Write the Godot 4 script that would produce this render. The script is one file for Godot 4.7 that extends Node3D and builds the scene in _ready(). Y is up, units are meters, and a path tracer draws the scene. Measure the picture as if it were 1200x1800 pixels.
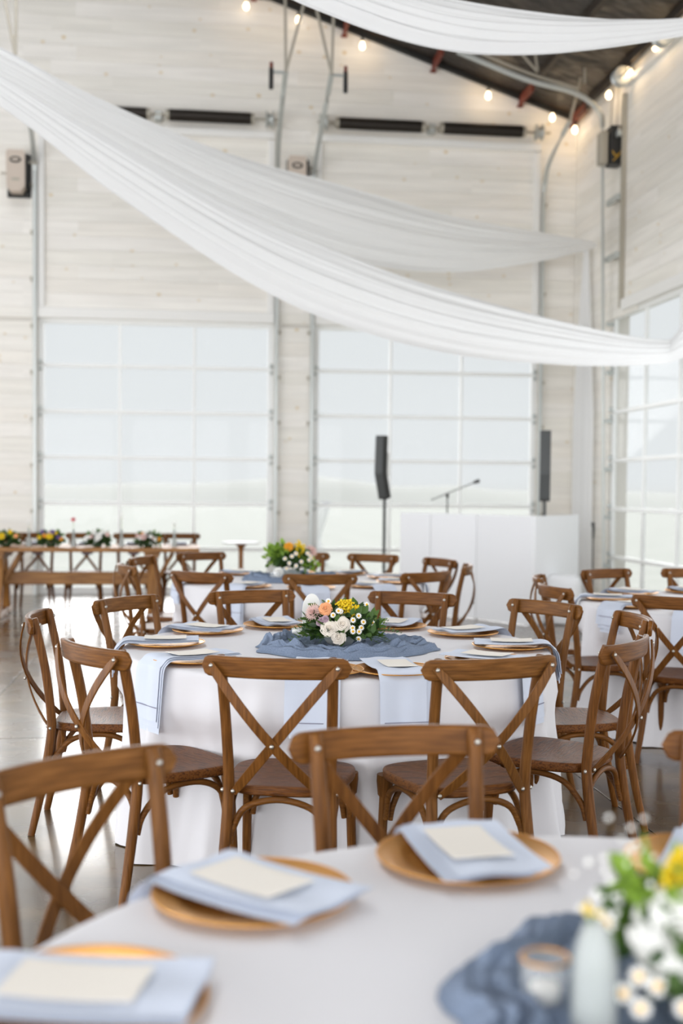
extends Node3D
# A white hall with glazed overhead doors, set with round tables for a banquet.
# World: x along the back wall, y up, the camera near the origin looking towards -z. Metres.

const BACK := -15.9      # inner face of the back wall
const RIGHT := 5.2       # inner face of the right wall
const LEFT := -10.0
const FRONT := 6.0
const RIDGE := -2.4
const EAVE := 6.58
const PITCH := 0.333
const TOP := 0.75        # height of a table top

var rng := RandomNumberGenerator.new()
var M := {}
const K := [1.4, 0.31, 0.82, 2.6, 0.365]


# ------------------------------------------------------------------ mesh builder
class MB:
	var v := PackedVector3Array()
	var n := PackedVector3Array()
	var uv := PackedVector2Array()
	var ix := PackedInt32Array()

	func chunk(P: PackedVector3Array, I: PackedInt32Array, closed: bool) -> void:
		var J := I
		if closed:
			var vol := 0.0
			for k in range(0, J.size(), 3):
				vol += P[J[k]].dot(P[J[k + 1]].cross(P[J[k + 2]]))
			if vol > 0.0:
				for k in range(0, J.size(), 3):
					var t := J[k]
					J[k] = J[k + 1]
					J[k + 1] = t
		var N := PackedVector3Array()
		N.resize(P.size())
		for k in range(0, J.size(), 3):
			var a := P[J[k]]
			var f := (P[J[k + 2]] - a).cross(P[J[k + 1]] - a)
			N[J[k]] += f
			N[J[k + 1]] += f
			N[J[k + 2]] += f
		var base := v.size()
		for i in P.size():
			N[i] = N[i].normalized() if N[i].length_squared() > 0.0 else Vector3.UP
		v.append_array(P)
		n.append_array(N)
		if uv.size() < v.size():
			uv.resize(v.size())
		for k in J:
			ix.append(base + k)

	# P holds nv rows of nu points
	func grid(P: PackedVector3Array, nu: int, nv: int, cu := false, cv := false, closed := false) -> void:
		var I := PackedInt32Array()
		for j in (nv if cv else nv - 1):
			for i in (nu if cu else nu - 1):
				var a := j * nu + i
				var b := j * nu + (i + 1) % nu
				var c := ((j + 1) % nv) * nu + i
				var d := ((j + 1) % nv) * nu + (i + 1) % nu
				I.append_array([a, b, d, a, d, c])
		var first := v.size()
		chunk(P, I, closed)
		for j in nv:
			for i in nu:
				uv[first + j * nu + i] = Vector2(float(i) / maxf(1, nu - 1), float(j) / maxf(1, nv - 1))

	func sweep(path: PackedVector3Array, prof: PackedVector2Array, sx: Array, sy: Array, ref: Vector3) -> void:
		var m := prof.size()
		var k := path.size()
		var P := PackedVector3Array()
		var I := PackedInt32Array()
		for i in k:
			var t := (path[mini(i + 1, k - 1)] - path[maxi(i - 1, 0)]).normalized()
			var side := t.cross(ref).normalized()
			var up := side.cross(t).normalized()
			var ax: float = sx[mini(i, sx.size() - 1)]
			var ay: float = sy[mini(i, sy.size() - 1)]
			for q in prof:
				P.append(path[i] + side * q.x * ax + up * q.y * ay)
		for i in k - 1:
			for q in m:
				var a := i * m + q
				var b := i * m + (q + 1) % m
				I.append_array([a, b, b + m, a, b + m, a + m])
		for e in [0, k - 1]:
			var s := P.size()
			for q in m:
				P.append(P[e * m + q])
			for q in range(1, m - 1):
				if e == 0:
					I.append_array([s, s + q + 1, s + q])
				else:
					I.append_array([s, s + q, s + q + 1])
		chunk(P, I, true)

	func tube(path: PackedVector3Array, r: Array, seg := 10, ref := Vector3(0.02, 0.03, 1)) -> void:
		var prof := PackedVector2Array()
		for i in seg:
			prof.append(Vector2.from_angle(TAU * i / seg))
		sweep(path, prof, r, r, ref)

	func bar(path: PackedVector3Array, w: Array, t: Array, ref: Vector3, c := 0.22) -> void:
		# a flat bar with eased edges: w and t are full width and thickness
		var prof := PackedVector2Array()
		var cw := 0.12
		for q in [[1, 1 - c * 2], [1 - cw, 1], [-1 + cw, 1], [-1, 1 - c * 2], [-1, -1 + c * 2], [-1 + cw, -1], [1 - cw, -1], [1, -1 + c * 2]]:
			prof.append(Vector2(q[0], q[1]) * 0.5)
		sweep(path, prof, w, t, ref)

	func lathe(prof: PackedVector2Array, seg: int, at := Vector3.ZERO, basis := Basis()) -> void:
		# prof: (radius, height) from one end to the other, both ends on the axis
		var P := PackedVector3Array()
		for q in prof:
			for i in seg:
				var a := TAU * i / seg
				P.append(at + basis * Vector3(cos(a) * q.x, q.y, sin(a) * q.x))
		grid(P, seg, prof.size(), true, false, true)

	func ball(at: Vector3, r: Vector3, seg := 10, rows := 6, basis := Basis()) -> void:
		var P := PackedVector3Array()
		for j in rows + 1:
			var b := PI * j / rows
			for i in seg:
				var a := TAU * i / seg
				P.append(at + basis * (Vector3(sin(b) * cos(a), cos(b), sin(b) * sin(a)) * r))
		grid(P, seg, rows + 1, true, false, true)

	func face(P: PackedVector3Array) -> void:   # a flat convex polygon, as given
		var I := PackedInt32Array()
		for q in range(1, P.size() - 1):
			I.append_array([0, q, q + 1])
		chunk(P, I, false)

	func box(at: Vector3, size: Vector3, ch := 0.004, basis := Basis()) -> void:
		# a chamfered box, flat shaded
		var h := size * 0.5
		ch = minf(ch, minf(h.x, minf(h.y, h.z)) * 0.6)
		var pt := func(sx, sy, sz, ax) -> Vector3:
			var p := Vector3(sx * (h.x - (0.0 if ax == 0 else ch)), sy * (h.y - (0.0 if ax == 1 else ch)), sz * (h.z - (0.0 if ax == 2 else ch)))
			return at + basis * p
		var fs := []
		for s in [-1, 1]:
			fs.append([pt.call(s, -1, -1, 0), pt.call(s, 1, -1, 0), pt.call(s, 1, 1, 0), pt.call(s, -1, 1, 0)])
			fs.append([pt.call(-1, s, -1, 1), pt.call(1, s, -1, 1), pt.call(1, s, 1, 1), pt.call(-1, s, 1, 1)])
			fs.append([pt.call(-1, -1, s, 2), pt.call(1, -1, s, 2), pt.call(1, 1, s, 2), pt.call(-1, 1, s, 2)])
			for r in [-1, 1]:
				fs.append([pt.call(s, r, -1, 0), pt.call(s, r, 1, 0), pt.call(s, r, 1, 1), pt.call(s, r, -1, 1)])
				fs.append([pt.call(s, -1, r, 0), pt.call(s, 1, r, 0), pt.call(s, 1, r, 2), pt.call(s, -1, r, 2)])
				fs.append([pt.call(-1, s, r, 1), pt.call(1, s, r, 1), pt.call(1, s, r, 2), pt.call(-1, s, r, 2)])
				for q in [-1, 1]:
					fs.append([pt.call(s, r, q, 0), pt.call(s, r, q, 1), pt.call(s, r, q, 2)])
		for f in fs:
			convex(PackedVector3Array(f), at)

	func convex(P: PackedVector3Array, inside: Vector3) -> void:   # a flat face whose front looks away from a point inside
		var nn := (P[2] - P[0]).cross(P[1] - P[0])
		if nn.dot(P[0] - inside) < 0.0:
			P.reverse()
		face(P)

	func prism(poly: PackedVector3Array, depth: Vector3) -> void:   # a polygon pushed along depth
		var c := Vector3.ZERO
		for p in poly:
			c += p / poly.size()
		c += depth * 0.5
		convex(poly.duplicate(), c)
		var far := PackedVector3Array()
		for p in poly:
			far.append(p + depth)
		for i in poly.size():
			var j := (i + 1) % poly.size()
			convex(PackedVector3Array([poly[i], poly[j], far[j], far[i]]), c)
		convex(far, c)

	func mesh() -> ArrayMesh:
		var a := []
		a.resize(Mesh.ARRAY_MAX)
		a[Mesh.ARRAY_VERTEX] = v
		a[Mesh.ARRAY_NORMAL] = n
		a[Mesh.ARRAY_TEX_UV] = uv
		a[Mesh.ARRAY_INDEX] = ix
		var m := ArrayMesh.new()
		m.add_surface_from_arrays(Mesh.PRIMITIVE_TRIANGLES, a)
		return m


# ------------------------------------------------------------------ nodes
func numbered(called: String) -> String:
	if not has_node(called):
		return called
	var k := 1
	while has_node("%s_%03d" % [called, k]):
		k += 1
	return "%s_%03d" % [called, k]

func obj(called: String, mb, m: Material, parent: Node3D = self) -> MeshInstance3D:
	var o := MeshInstance3D.new()
	o.mesh = mb.mesh() if mb is MB else mb
	o.material_override = m
	o.name = numbered(called) if parent == self else called
	parent.add_child(o, true)
	return o

func tag(o: Node3D, label: String, category: String, group := "") -> Node3D:
	o.set_meta("label", label)
	o.set_meta("category", category)
	if group:
		o.set_meta("group", group)
	return o

func thing(called: String, label: String, category: String, at := Vector3.ZERO, turn := 0.0, group := "") -> Node3D:
	var o := Node3D.new()
	o.name = numbered(called)
	add_child(o)
	o.position = at
	o.rotation.y = turn
	tag(o, label, category, group)
	return o

func copy(src: Node3D, label: String, at: Vector3, turn: float, group := "") -> Node3D:
	var r: Node3D = src.duplicate()
	r.name = numbered(str(src.name).rstrip("0123456789_"))
	add_child(r)
	r.position = at
	r.rotation.y = turn
	r.set_meta("label", label)
	if group:
		r.set_meta("group", group)
	return r

func struct(called: String) -> Node3D:
	var o := Node3D.new()
	o.name = called
	add_child(o)
	o.set_meta("kind", "structure")
	return o

func stuff(o: Node3D) -> Node3D:
	o.set_meta("kind", "stuff")
	return o

func pts(a: Array) -> PackedVector3Array:
	var p := PackedVector3Array()
	for q in a:
		p.append(q if q is Vector3 else Vector3(q[0], q[1], q[2]))
	return p

func curve(a: Array, k: int) -> PackedVector3Array:   # a smooth line through the points, k samples
	var p := pts(a)
	var m := p.size()
	var out := PackedVector3Array()
	for s in k:
		var u := float(s) / (k - 1) * (m - 1)
		var i := mini(int(u), m - 2)
		out.append(p[i].cubic_interpolate(p[i + 1], p[maxi(i - 1, 0)] if i > 0 else p[0] * 2.0 - p[1], p[mini(i + 2, m - 1)] if i + 2 < m else p[m - 1] * 2.0 - p[m - 2], u - i))
	return out

func frame_to(d: Vector3) -> Basis:   # a basis whose y looks along d
	var y := d.normalized()
	var x := y.cross(Vector3(0.1, 0.2, 1)).normalized()
	return Basis(x, y, x.cross(y))


# ------------------------------------------------------------------ materials
func ramp(stops: Array) -> Gradient:
	var g := Gradient.new()
	var o := PackedFloat32Array()
	var c := PackedColorArray()
	for s in stops:
		o.append(s[0])
		c.append(s[1])
	g.offsets = o
	g.colors = c
	return g

func noise_tex(freq: float, oct: int, stops: Array, size := 512, sd := 1, kind := FastNoiseLite.TYPE_SIMPLEX_SMOOTH) -> NoiseTexture2D:
	var f := FastNoiseLite.new()
	f.noise_type = kind
	f.seed = sd
	f.frequency = freq
	f.fractal_octaves = oct
	var t := NoiseTexture2D.new()
	t.width = size
	t.height = size
	t.seamless = true
	t.noise = f
	if stops.size():
		t.color_ramp = ramp(stops)
	return t

func mat(c: Color, rough := 0.8, metal := 0.0) -> StandardMaterial3D:
	var m := StandardMaterial3D.new()
	m.albedo_color = c
	m.roughness = rough
	m.metallic = metal
	return m

func rgb(r: int, g: int, b: int) -> Color:
	return Color8(r, g, b)

func textured(tex: Texture2D, scale: Vector3, rough: float, tint := Color.WHITE, world := false) -> StandardMaterial3D:
	var m := mat(tint, rough)
	m.albedo_texture = tex
	m.uv1_triplanar = true
	m.uv1_world_triplanar = world
	m.uv1_scale = scale
	m.uv1_triplanar_sharpness = 4.0
	return m

func two_sided(m: StandardMaterial3D, through := Color.BLACK) -> StandardMaterial3D:
	m.cull_mode = BaseMaterial3D.CULL_DISABLED
	if through != Color.BLACK:
		m.backlight_enabled = true
		m.backlight = through
	return m

func knot_image() -> ImageTexture:
	var im := Image.create(1024, 1024, false, Image.FORMAT_RGB8)
	im.fill(rgb(255, 255, 255))
	var f := FastNoiseLite.new()
	f.seed = 11
	f.frequency = 0.02
	f.fractal_octaves = 3
	for y in 1024:
		for x in 1024:
			var g := f.get_noise_2d(x * 0.12, y * 1.6) * 0.035
			im.set_pixel(x, y, Color(0.965 + g, 0.955 + g, 0.935 + g))
	var r := RandomNumberGenerator.new()
	r.seed = 5
	for k in 46:
		var cx := r.randi_range(20, 1003)
		var cy := r.randi_range(20, 1003)
		var w := r.randf_range(3.5, 9.0)
		var h := w * r.randf_range(0.5, 0.9)
		var st := r.randf_range(0.25, 0.6)
		for y in range(int(cy - h * 2), int(cy + h * 2)):
			for x in range(int(cx - w * 2), int(cx + w * 2)):
				var d := Vector2((x - cx) / w, (y - cy) / h).length()
				var a := clampf(1.3 - d, 0.0, 1.0) * st
				im.set_pixel(x, y, im.get_pixel(x, y).lerp(Color(0.80, 0.66, 0.42), a))
	return ImageTexture.create_from_image(im)

func materials() -> void:
	var wood := noise_tex(0.012, 5, [[0.0, rgb(84, 53, 21)], [0.4, rgb(107, 70, 31)], [0.62, rgb(119, 79, 37)], [1.0, rgb(138, 96, 50)]], 512, 3)
	var grain := noise_tex(0.03, 4, [], 512, 8)
	var tones := [rgb(255, 250, 244), rgb(240, 228, 214), rgb(255, 244, 226)]
	for k in 3:
		for ax in [["x", Vector3(1.0, 14, 14)], ["y", Vector3(14, 1.0, 14)], ["z", Vector3(14, 14, 1.0)]]:
			var m := textured(wood, ax[1], 0.42, tones[k])
			m.metallic_specular = 0.3
			m.heightmap_enabled = true
			m.heightmap_texture = grain
			m.heightmap_scale = 0.03
			m.uv1_offset = Vector3(k * 0.37, k * 0.21, k * 0.5)
			M["wood_%s_%d" % [ax[0], k]] = m
		var seat := textured(noise_tex(0.012, 5, [[0.0, rgb(60, 34, 10)], [0.38, rgb(92, 55, 20)], [0.55, rgb(122, 77, 34)], [0.75, rgb(98, 60, 24)], [1.0, rgb(148, 100, 50)]], 512, 13), Vector3(1.2, 10, 11), 0.38, tones[k])
		seat.heightmap_enabled = true
		seat.heightmap_texture = grain
		seat.heightmap_scale = 0.16
		seat.metallic_specular = 0.32
		M["seat_%d" % k] = seat
	M.plank_wood = textured(noise_tex(0.01, 5, [[0.0, rgb(112, 70, 28)], [0.45, rgb(148, 100, 46)], [1.0, rgb(176, 126, 68)]], 512, 23), Vector3(0.5, 6, 6), 0.5)
	M.plank_wood_upright = textured(M.plank_wood.albedo_texture, Vector3(6, 0.5, 6), 0.5)
	M.bolt = mat(rgb(188, 184, 176), 0.35, 0.9)
	var knots := knot_image()
	for k in 4:
		var w := textured(knots, Vector3(0.27, 0.27, 0.27), 0.62, [rgb(250, 249, 246), rgb(247, 246, 242), rgb(252, 251, 249), rgb(249, 247, 243)][k], true)
		w.uv1_offset = Vector3(k * 0.31, k * 0.17, k * 0.23)
		M["board_%d" % k] = w
	M.white_paint = mat(rgb(240, 239, 235), 0.5)
	M.wall_core = mat(rgb(214, 210, 202), 0.8)
	M.frame = mat(rgb(244, 245, 243), 0.45)
	M.galv = mat(rgb(196, 200, 197), 0.42, 0.55)
	M.galv_dull = mat(rgb(178, 172, 158), 0.5, 0.4)
	M.spring = mat(rgb(48, 42, 36), 0.45, 0.5)
	M.black = mat(rgb(34, 34, 33), 0.5)
	M.dark_grey = mat(rgb(70, 72, 72), 0.5)
	M.red_steel = mat(rgb(112, 44, 28), 0.6)
	var lining := textured(noise_tex(0.006, 4, [[0.0, rgb(34, 27, 21)], [0.5, rgb(42, 34, 27)], [1.0, rgb(52, 43, 34)]], 512, 31), Vector3(0.5, 0.5, 0.5), 0.42, Color.WHITE, true)
	lining.heightmap_enabled = true
	lining.heightmap_texture = noise_tex(0.008, 3, [], 512, 33)
	lining.heightmap_scale = 4.0
	M.lining = lining
	M.purlin = mat(rgb(44, 36, 30), 0.6)
	var glass := mat(Color(0.96, 0.98, 0.98, 0.05), 0.02)
	glass.transparency = BaseMaterial3D.TRANSPARENCY_ALPHA
	glass.metallic_specular = 0.12
	M.pane = glass
	# floor
	for k in 3:
		var fl := textured(noise_tex(0.006, 6, [[0.0, rgb(44, 32, 18)], [0.35, rgb(74, 58, 36)], [0.6, rgb(96, 78, 50)], [1.0, rgb(122, 102, 70)]], 1024, 41), Vector3(0.30, 0.30, 0.30), 0.24, [rgb(255, 253, 250), rgb(246, 246, 246), rgb(255, 250, 242)][k], true)
		fl.uv1_offset = Vector3(k * 0.29, 0, k * 0.41)
		fl.metallic_specular = 0.5
		fl.roughness_texture = noise_tex(0.012, 4, [[0.0, Color(0.7, 0.7, 0.7)], [1.0, Color(1, 1, 1)]], 512, 43)
		fl.roughness = 0.32
		fl.clearcoat_enabled = true
		fl.clearcoat = 0.5
		fl.clearcoat_roughness = 0.12
		M["slab_%d" % k] = fl
	M.joint = mat(rgb(58, 50, 40), 0.9)
	M.ground = textured(noise_tex(0.01, 4, [[0.0, rgb(168, 170, 162)], [1.0, rgb(180, 182, 174)]], 256, 47), Vector3(0.2, 0.2, 0.2), 0.95, Color.WHITE, true)
	M.hill = mat(rgb(178, 179, 173), 0.95)
	# cloths
	var weave := noise_tex(0.09, 2, [], 256, 51)
	var linen := mat(rgb(232, 231, 234), 0.85)
	linen.rim_enabled = true
	linen.rim = 0.2
	M.linen = two_sided(linen)
	M.drape = two_sided(mat(rgb(244, 245, 246), 0.8), Color(0.9, 0.9, 0.9))
	var gauze := textured(noise_tex(0.05, 4, [[0.0, rgb(104, 119, 142)], [0.5, rgb(124, 139, 162)], [1.0, rgb(148, 162, 183)]], 256, 53), Vector3(14, 14, 14), 0.9)
	gauze.heightmap_enabled = true
	gauze.heightmap_texture = weave
	gauze.heightmap_scale = 0.12
	gauze.uv1_triplanar = true
	M.gauze = two_sided(gauze, Color(0.25, 0.25, 0.25))
	M.napkin = two_sided(textured(noise_tex(0.08, 2, [[0.0, rgb(210, 219, 236)], [1.0, rgb(224, 231, 244)]], 256, 55), Vector3(30, 30, 30), 0.9))
	M.napkin_grey = mat(rgb(150, 152, 170), 0.9)
	M.card = mat(rgb(240, 234, 224), 0.7)
	M.gold = mat(rgb(218, 160, 84), 0.36, 0.85)
	M.plate_white = mat(rgb(240, 240, 238), 0.25)
	# flowers
	M.leaf = two_sided(mat(rgb(58, 88, 34), 0.55), Color(0.35, 0.45, 0.15))
	M.leaf_dark = two_sided(mat(rgb(40, 64, 30), 0.5), Color(0.2, 0.3, 0.1))
	M.leaf_light = two_sided(mat(rgb(120, 150, 56), 0.6), Color(0.5, 0.6, 0.2))
	M.rose_cream = two_sided(mat(rgb(250, 240, 226), 0.7), Color(0.3, 0.28, 0.24))
	M.peach = two_sided(mat(rgb(246, 176, 124), 0.65), Color(0.4, 0.25, 0.15))
	M.lilac = two_sided(mat(rgb(182, 156, 168), 0.7), Color(0.3, 0.25, 0.28))
	M.mum = two_sided(mat(rgb(226, 196, 188), 0.7), Color(0.3, 0.25, 0.24))
	M.petal_white = two_sided(mat(rgb(246, 245, 240), 0.6), Color(0.3, 0.3, 0.3))
	M.eye_yellow = mat(rgb(232, 178, 40), 0.8)
	M.goldenrod = mat(rgb(232, 200, 30), 0.8)
	M.orange = two_sided(mat(rgb(240, 168, 40), 0.7), Color(0.3, 0.2, 0.05))
	M.pink = two_sided(mat(rgb(222, 120, 128), 0.7), Color(0.3, 0.15, 0.15))
	M.violet = two_sided(mat(rgb(112, 90, 140), 0.7), Color(0.2, 0.15, 0.25))
	var clear := mat(Color(0.97, 0.98, 0.98, 0.12), 0.04)
	clear.transparency = BaseMaterial3D.TRANSPARENCY_ALPHA
	M.clear = two_sided(clear)
	var frosted := mat(Color(0.78, 0.80, 0.79, 0.5), 0.4)
	frosted.transparency = BaseMaterial3D.TRANSPARENCY_ALPHA
	M.frosted = frosted
	M.wax = mat(rgb(244, 242, 236), 0.5)
	M.bulb = mat(rgb(255, 236, 206), 0.3)
	M.bulb.emission_enabled = true
	M.bulb.emission = rgb(255, 226, 184)
	M.bulb.emission_energy_multiplier = 6.0
	M.opener = mat(rgb(206, 192, 178), 0.5)
	M.screen = mat(rgb(242, 243, 245), 0.6)
	M.blue_bag = mat(rgb(52, 66, 96), 0.8)


# ------------------------------------------------------------------ the hall
func roof_y(x: float) -> float:
	return EAVE + PITCH * (RIGHT - x if x > RIDGE else RIGHT - 2.0 * RIDGE + x)

func board_row(parent: Node3D, y0: float, y1: float, x0: float, x1: float, z: float, k: int) -> void:
	# one white board on the back wall, its upper corners cut to the roof
	var g := 0.0012
	var hi0 := minf(y1 - g, roof_y(x0))
	var hi1 := minf(y1 - g, roof_y(x1))
	var lo := y0 + g
	var P := []
	if hi0 <= lo and hi1 <= lo and roof_y(clampf(RIDGE, x0, x1)) <= lo:
		return
	var xa := x0
	var xb := x1
	if hi1 < y1 - g:   # cut on the right
		xb = minf(x1, RIGHT - (lo - EAVE) / PITCH)
		var xt := minf(x1, RIGHT - (y1 - g - EAVE) / PITCH)
		P = [Vector3(xa, lo, z), Vector3(xb, lo, z), Vector3(maxf(xt, xa), y1 - g, z), Vector3(xa, minf(y1 - g, roof_y(xa)), z)]
	else:
		P = [Vector3(xa, lo, z), Vector3(xb, lo, z), Vector3(xb, y1 - g, z), Vector3(xa, y1 - g, z)]
	if xb - xa < 0.03:
		return
	var b := MB.new()
	b.prism(pts(P), Vector3(0, 0, 0.022))
	obj("plank", b, M["board_%d" % posmod(k, 4)], parent)

func wall_with_doors(called: String, horizontal: bool, fixed: float, from: float, to: float, doors: Array, outward: float, top: float) -> Node3D:
	# a thick wall with 3.66 m high openings; doors: [start, end] along its length
	var w := struct(called)
	var b := MB.new()
	var th := 0.22
	var at := from
	var put := func(p: float, q: float, y0: float, y1: float) -> void:
		var c := Vector3((p + q) * 0.5, (y0 + y1) * 0.5, fixed + outward * th * 0.5) if horizontal else Vector3(fixed + outward * th * 0.5, (y0 + y1) * 0.5, (p + q) * 0.5)
		b.box(c, Vector3(q - p, y1 - y0, th) if horizontal else Vector3(th, y1 - y0, q - p), 0.002)
	for d in doors:
		put.call(at, d[0], 0.0, 3.66)
		at = d[1]
	put.call(at, to, 0.0, 3.66)
	put.call(from, to, 3.66, top)
	obj("wall_core", b, M.wall_core, w)
	return w

func glazed_door(called: String, horizontal: bool, fixed: float, p: float, q: float, inward: float, seen: bool) -> Node3D:
	# an overhead door: six sections of three panes
	var d := struct(called)
	var along := func(s: float, y: float, off: float) -> Vector3:
		return Vector3(s, y, fixed + off) if horizontal else Vector3(fixed + off, y, s)
	var dims := func(l: float, h: float, t: float) -> Vector3:
		return Vector3(l, h, t) if horizontal else Vector3(t, h, l)
	var rail_h := 0.05
	var off := -inward * 0.03
	var wid := q - p
	var st := 0.075
	var pane_w := (wid - 2 * st) / 3.0
	for k in 7:
		var y := 0.61 * k
		var h := rail_h
		if k == 0:
			y = 0.05
			h = 0.10
		if k == 6:
			y = 3.635
			h = 0.07
		var b := MB.new()
		b.box(along.call((p + q) * 0.5, y, off), dims.call(wid, h, 0.05), 0.006)
		obj("rail", b, M.frame, d)
	for k in 4:
		var s: float = [p + st * 0.5, p + st + pane_w, p + st + 2 * pane_w, q - st * 0.5][k]
		var b := MB.new()
		b.box(along.call(s, 1.83, off + inward * 0.004), dims.call(st if k % 3 == 0 else 0.036, 3.66, 0.046), 0.006)
		obj("stile", b, M.frame, d)
	for j in 6:
		for k in 3:
			var b := MB.new()
			b.box(along.call(p + st + pane_w * (k + 0.5), 0.61 * (j + 0.5), off), dims.call(pane_w, 0.60, 0.006), 0.001)
			obj("pane", b, M.pane, d)
	if seen:   # roller brackets down both edges
		for j in range(1, 6):
			for s in [p + 0.03, q - 0.03]:
				var b := MB.new()
				b.box(along.call(s, 0.61 * j + 0.04, off + inward * 0.045), dims.call(0.06, 0.055, 0.05), 0.014)
				b.box(along.call(s, 0.61 * j - 0.05, off + inward * 0.045), dims.call(0.05, 0.045, 0.04), 0.012)
				obj("roller_bracket", b, M.galv, d)
	return d

func build_hall() -> void:
	# floor: polished slabs with saw cuts between them
	var fl := struct("floor")
	var b := MB.new()
	b.box(Vector3((LEFT + RIGHT) * 0.5, -0.16, (BACK + FRONT) * 0.5), Vector3(RIGHT - LEFT + 0.44, 0.30, FRONT - BACK + 0.44), 0.002)
	obj("slab_base", b, M.joint, fl)
	var xs := [LEFT, -7.835, -4.59, -1.345, 1.90, RIGHT]
	var zs := [BACK, -13.25, -10.0, -6.75, -3.5, -0.25, 3.0, FRONT]
	for i in 5:
		for j in 7:
			var s := MB.new()
			s.box(Vector3((xs[i] + xs[i + 1]) * 0.5, -0.005, (zs[j] + zs[j + 1]) * 0.5), Vector3(xs[i + 1] - xs[i] - 0.007, 0.01, zs[j + 1] - zs[j] - 0.007), 0.002)
			obj("floor_slab", s, M["slab_%d" % ((i * 2 + j) % 3)], fl)
	# roof
	var ce := struct("ceiling")
	for side in [1, -1]:
		var e: float = RIGHT + 0.3 if side == 1 else LEFT - 0.3
		var ye := EAVE - 0.3 * PITCH
		var yr := roof_y(RIDGE)
		var r := MB.new()
		var gap: float = RIDGE + 1.05 * side   # the ridge skylight runs between the slopes
		var yg := roof_y(gap)
		r.prism(pts([[gap, yg, BACK - 0.3], [e, ye, BACK - 0.3], [e, ye + 0.25, BACK - 0.3], [gap, yg + 0.25, BACK - 0.3]]), Vector3(0, 0, FRONT - BACK + 0.6))
		for zz in [[BACK - 0.3, -13.7], [4.5, FRONT + 0.3]]:
			r.prism(pts([[RIDGE, yr, zz[0]], [gap, yg, zz[0]], [gap, yg + 0.25, zz[0]], [RIDGE, yr + 0.25, zz[0]]]), Vector3(0, 0, zz[1] - zz[0]))
		for q in 12:
			var sk := MB.new()
			sk.prism(pts([[RIDGE, yr + 0.12, -13.68 + 1.515 * q], [gap, yg + 0.12, -13.68 + 1.515 * q], [gap, yg + 0.13, -13.68 + 1.515 * q], [RIDGE, yr + 0.13, -13.68 + 1.515 * q]]), Vector3(0, 0, 1.48))
			obj("skylight_pane", sk, M.pane, ce)
			var sf := MB.new()
			sf.prism(pts([[RIDGE, yr + 0.08, -13.72 + 1.515 * q], [gap, yg + 0.08, -13.72 + 1.515 * q], [gap, yg + 0.16, -13.72 + 1.515 * q], [RIDGE, yr + 0.16, -13.72 + 1.515 * q]]), Vector3(0, 0, 0.06))
			obj("skylight_bar", sf, M.frame, ce)
		obj("roof_lining", r, M.lining, ce)
		for k in 5:
			var x := (RIGHT - 0.84 - 1.22 * (k - 1) if k > 0 else RIGHT - 0.12) if side == 1 else (LEFT + 0.84 + 1.22 * (k - 1) if k > 0 else LEFT + 0.12)
			var y := roof_y(x)
			var p := MB.new()
			p.box(Vector3(x, y - 0.045, (BACK + 0.75 + FRONT) * 0.5), Vector3(0.07, 0.10, FRONT - BACK - 0.76), 0.004)
			obj("purlin", p, M.purlin, ce)
			var rp := MB.new()
			rp.box(Vector3(x, y - 0.08, BACK + 0.36), Vector3(0.032, 0.14, 0.66), 0.004)
			rp.box(Vector3(x, y - 0.145, BACK + 0.06), Vector3(0.08, 0.025, 0.07), 0.004)
			obj("purlin_end", rp, M.red_steel, ce)
	var trim := MB.new()   # dark angle where roof meets the back wall
	trim.prism(pts([[RIGHT, EAVE - 0.06, BACK + 0.03], [RIDGE, roof_y(RIDGE) - 0.06, BACK + 0.03], [RIDGE, roof_y(RIDGE), BACK + 0.03], [RIGHT, EAVE, BACK + 0.03]]), Vector3(0, 0, 0.06))
	obj("roof_angle", trim, M.black, ce)
	# walls
	var back_doors := [[-9.40, -6.29], [-5.755, -2.645], [-2.105, 1.005], [1.55, 4.668]]
	var right_doors := [[-14.36, -11.20], [-10.56, -7.40], [-6.76, -3.60], [-2.96, 0.20], [0.84, 4.0]]
	var left_doors := right_doors
	var front_doors := [[-9.40, -6.29], [-5.755, -2.645], [-2.105, 1.005], [1.55, 4.668]]
	var wb := wall_with_doors("wall_back", true, BACK, LEFT - 0.22, RIGHT + 0.22, back_doors, -1, EAVE)
	var wr := wall_with_doors("wall_right", false, RIGHT, BACK, FRONT, right_doors, 1, EAVE)
	var wl := wall_with_doors("wall_left", false, LEFT, BACK, FRONT, left_doors, -1, EAVE)
	var wf := wall_with_doors("wall_front", true, FRONT, LEFT - 0.22, RIGHT + 0.22, front_doors, 1, EAVE)
	for w in [[wb, BACK, -0.22], [wf, FRONT, 0.22]]:   # gables
		var g := MB.new()
		g.prism(pts([[LEFT, EAVE, w[1]], [RIGHT, EAVE, w[1]], [RIDGE, roof_y(RIDGE), w[1]]]), Vector3(0, 0, w[2]))
		obj("gable", g, M.wall_core, w[0])
	# white boards on the back wall, from the floor to the roof
	var k := 0
	for j in 48:
		var y0 := 0.19 * j
		var y1 := y0 + 0.19
		k += 1
		if y1 <= 3.67:
			for s in [[-2.645, -2.105], [1.005, 1.55], [4.668, RIGHT]]:
				board_row(wb, y0, y1, s[0], s[1], BACK, k + int(s[0]))
		else:
			var lo := maxf(y0, 3.66)
			board_row(wb, lo, y1, -5.7, -2.06 + 0.6 * sin(j * 2.1), BACK, k)
			board_row(wb, lo, y1, -2.06 + 0.6 * sin(j * 2.1), 2.4 + 1.1 * sin(j * 1.7), BACK, k + 1)
			board_row(wb, lo, y1, 2.4 + 1.1 * sin(j * 1.7), RIGHT, BACK, k + 2)
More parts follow.
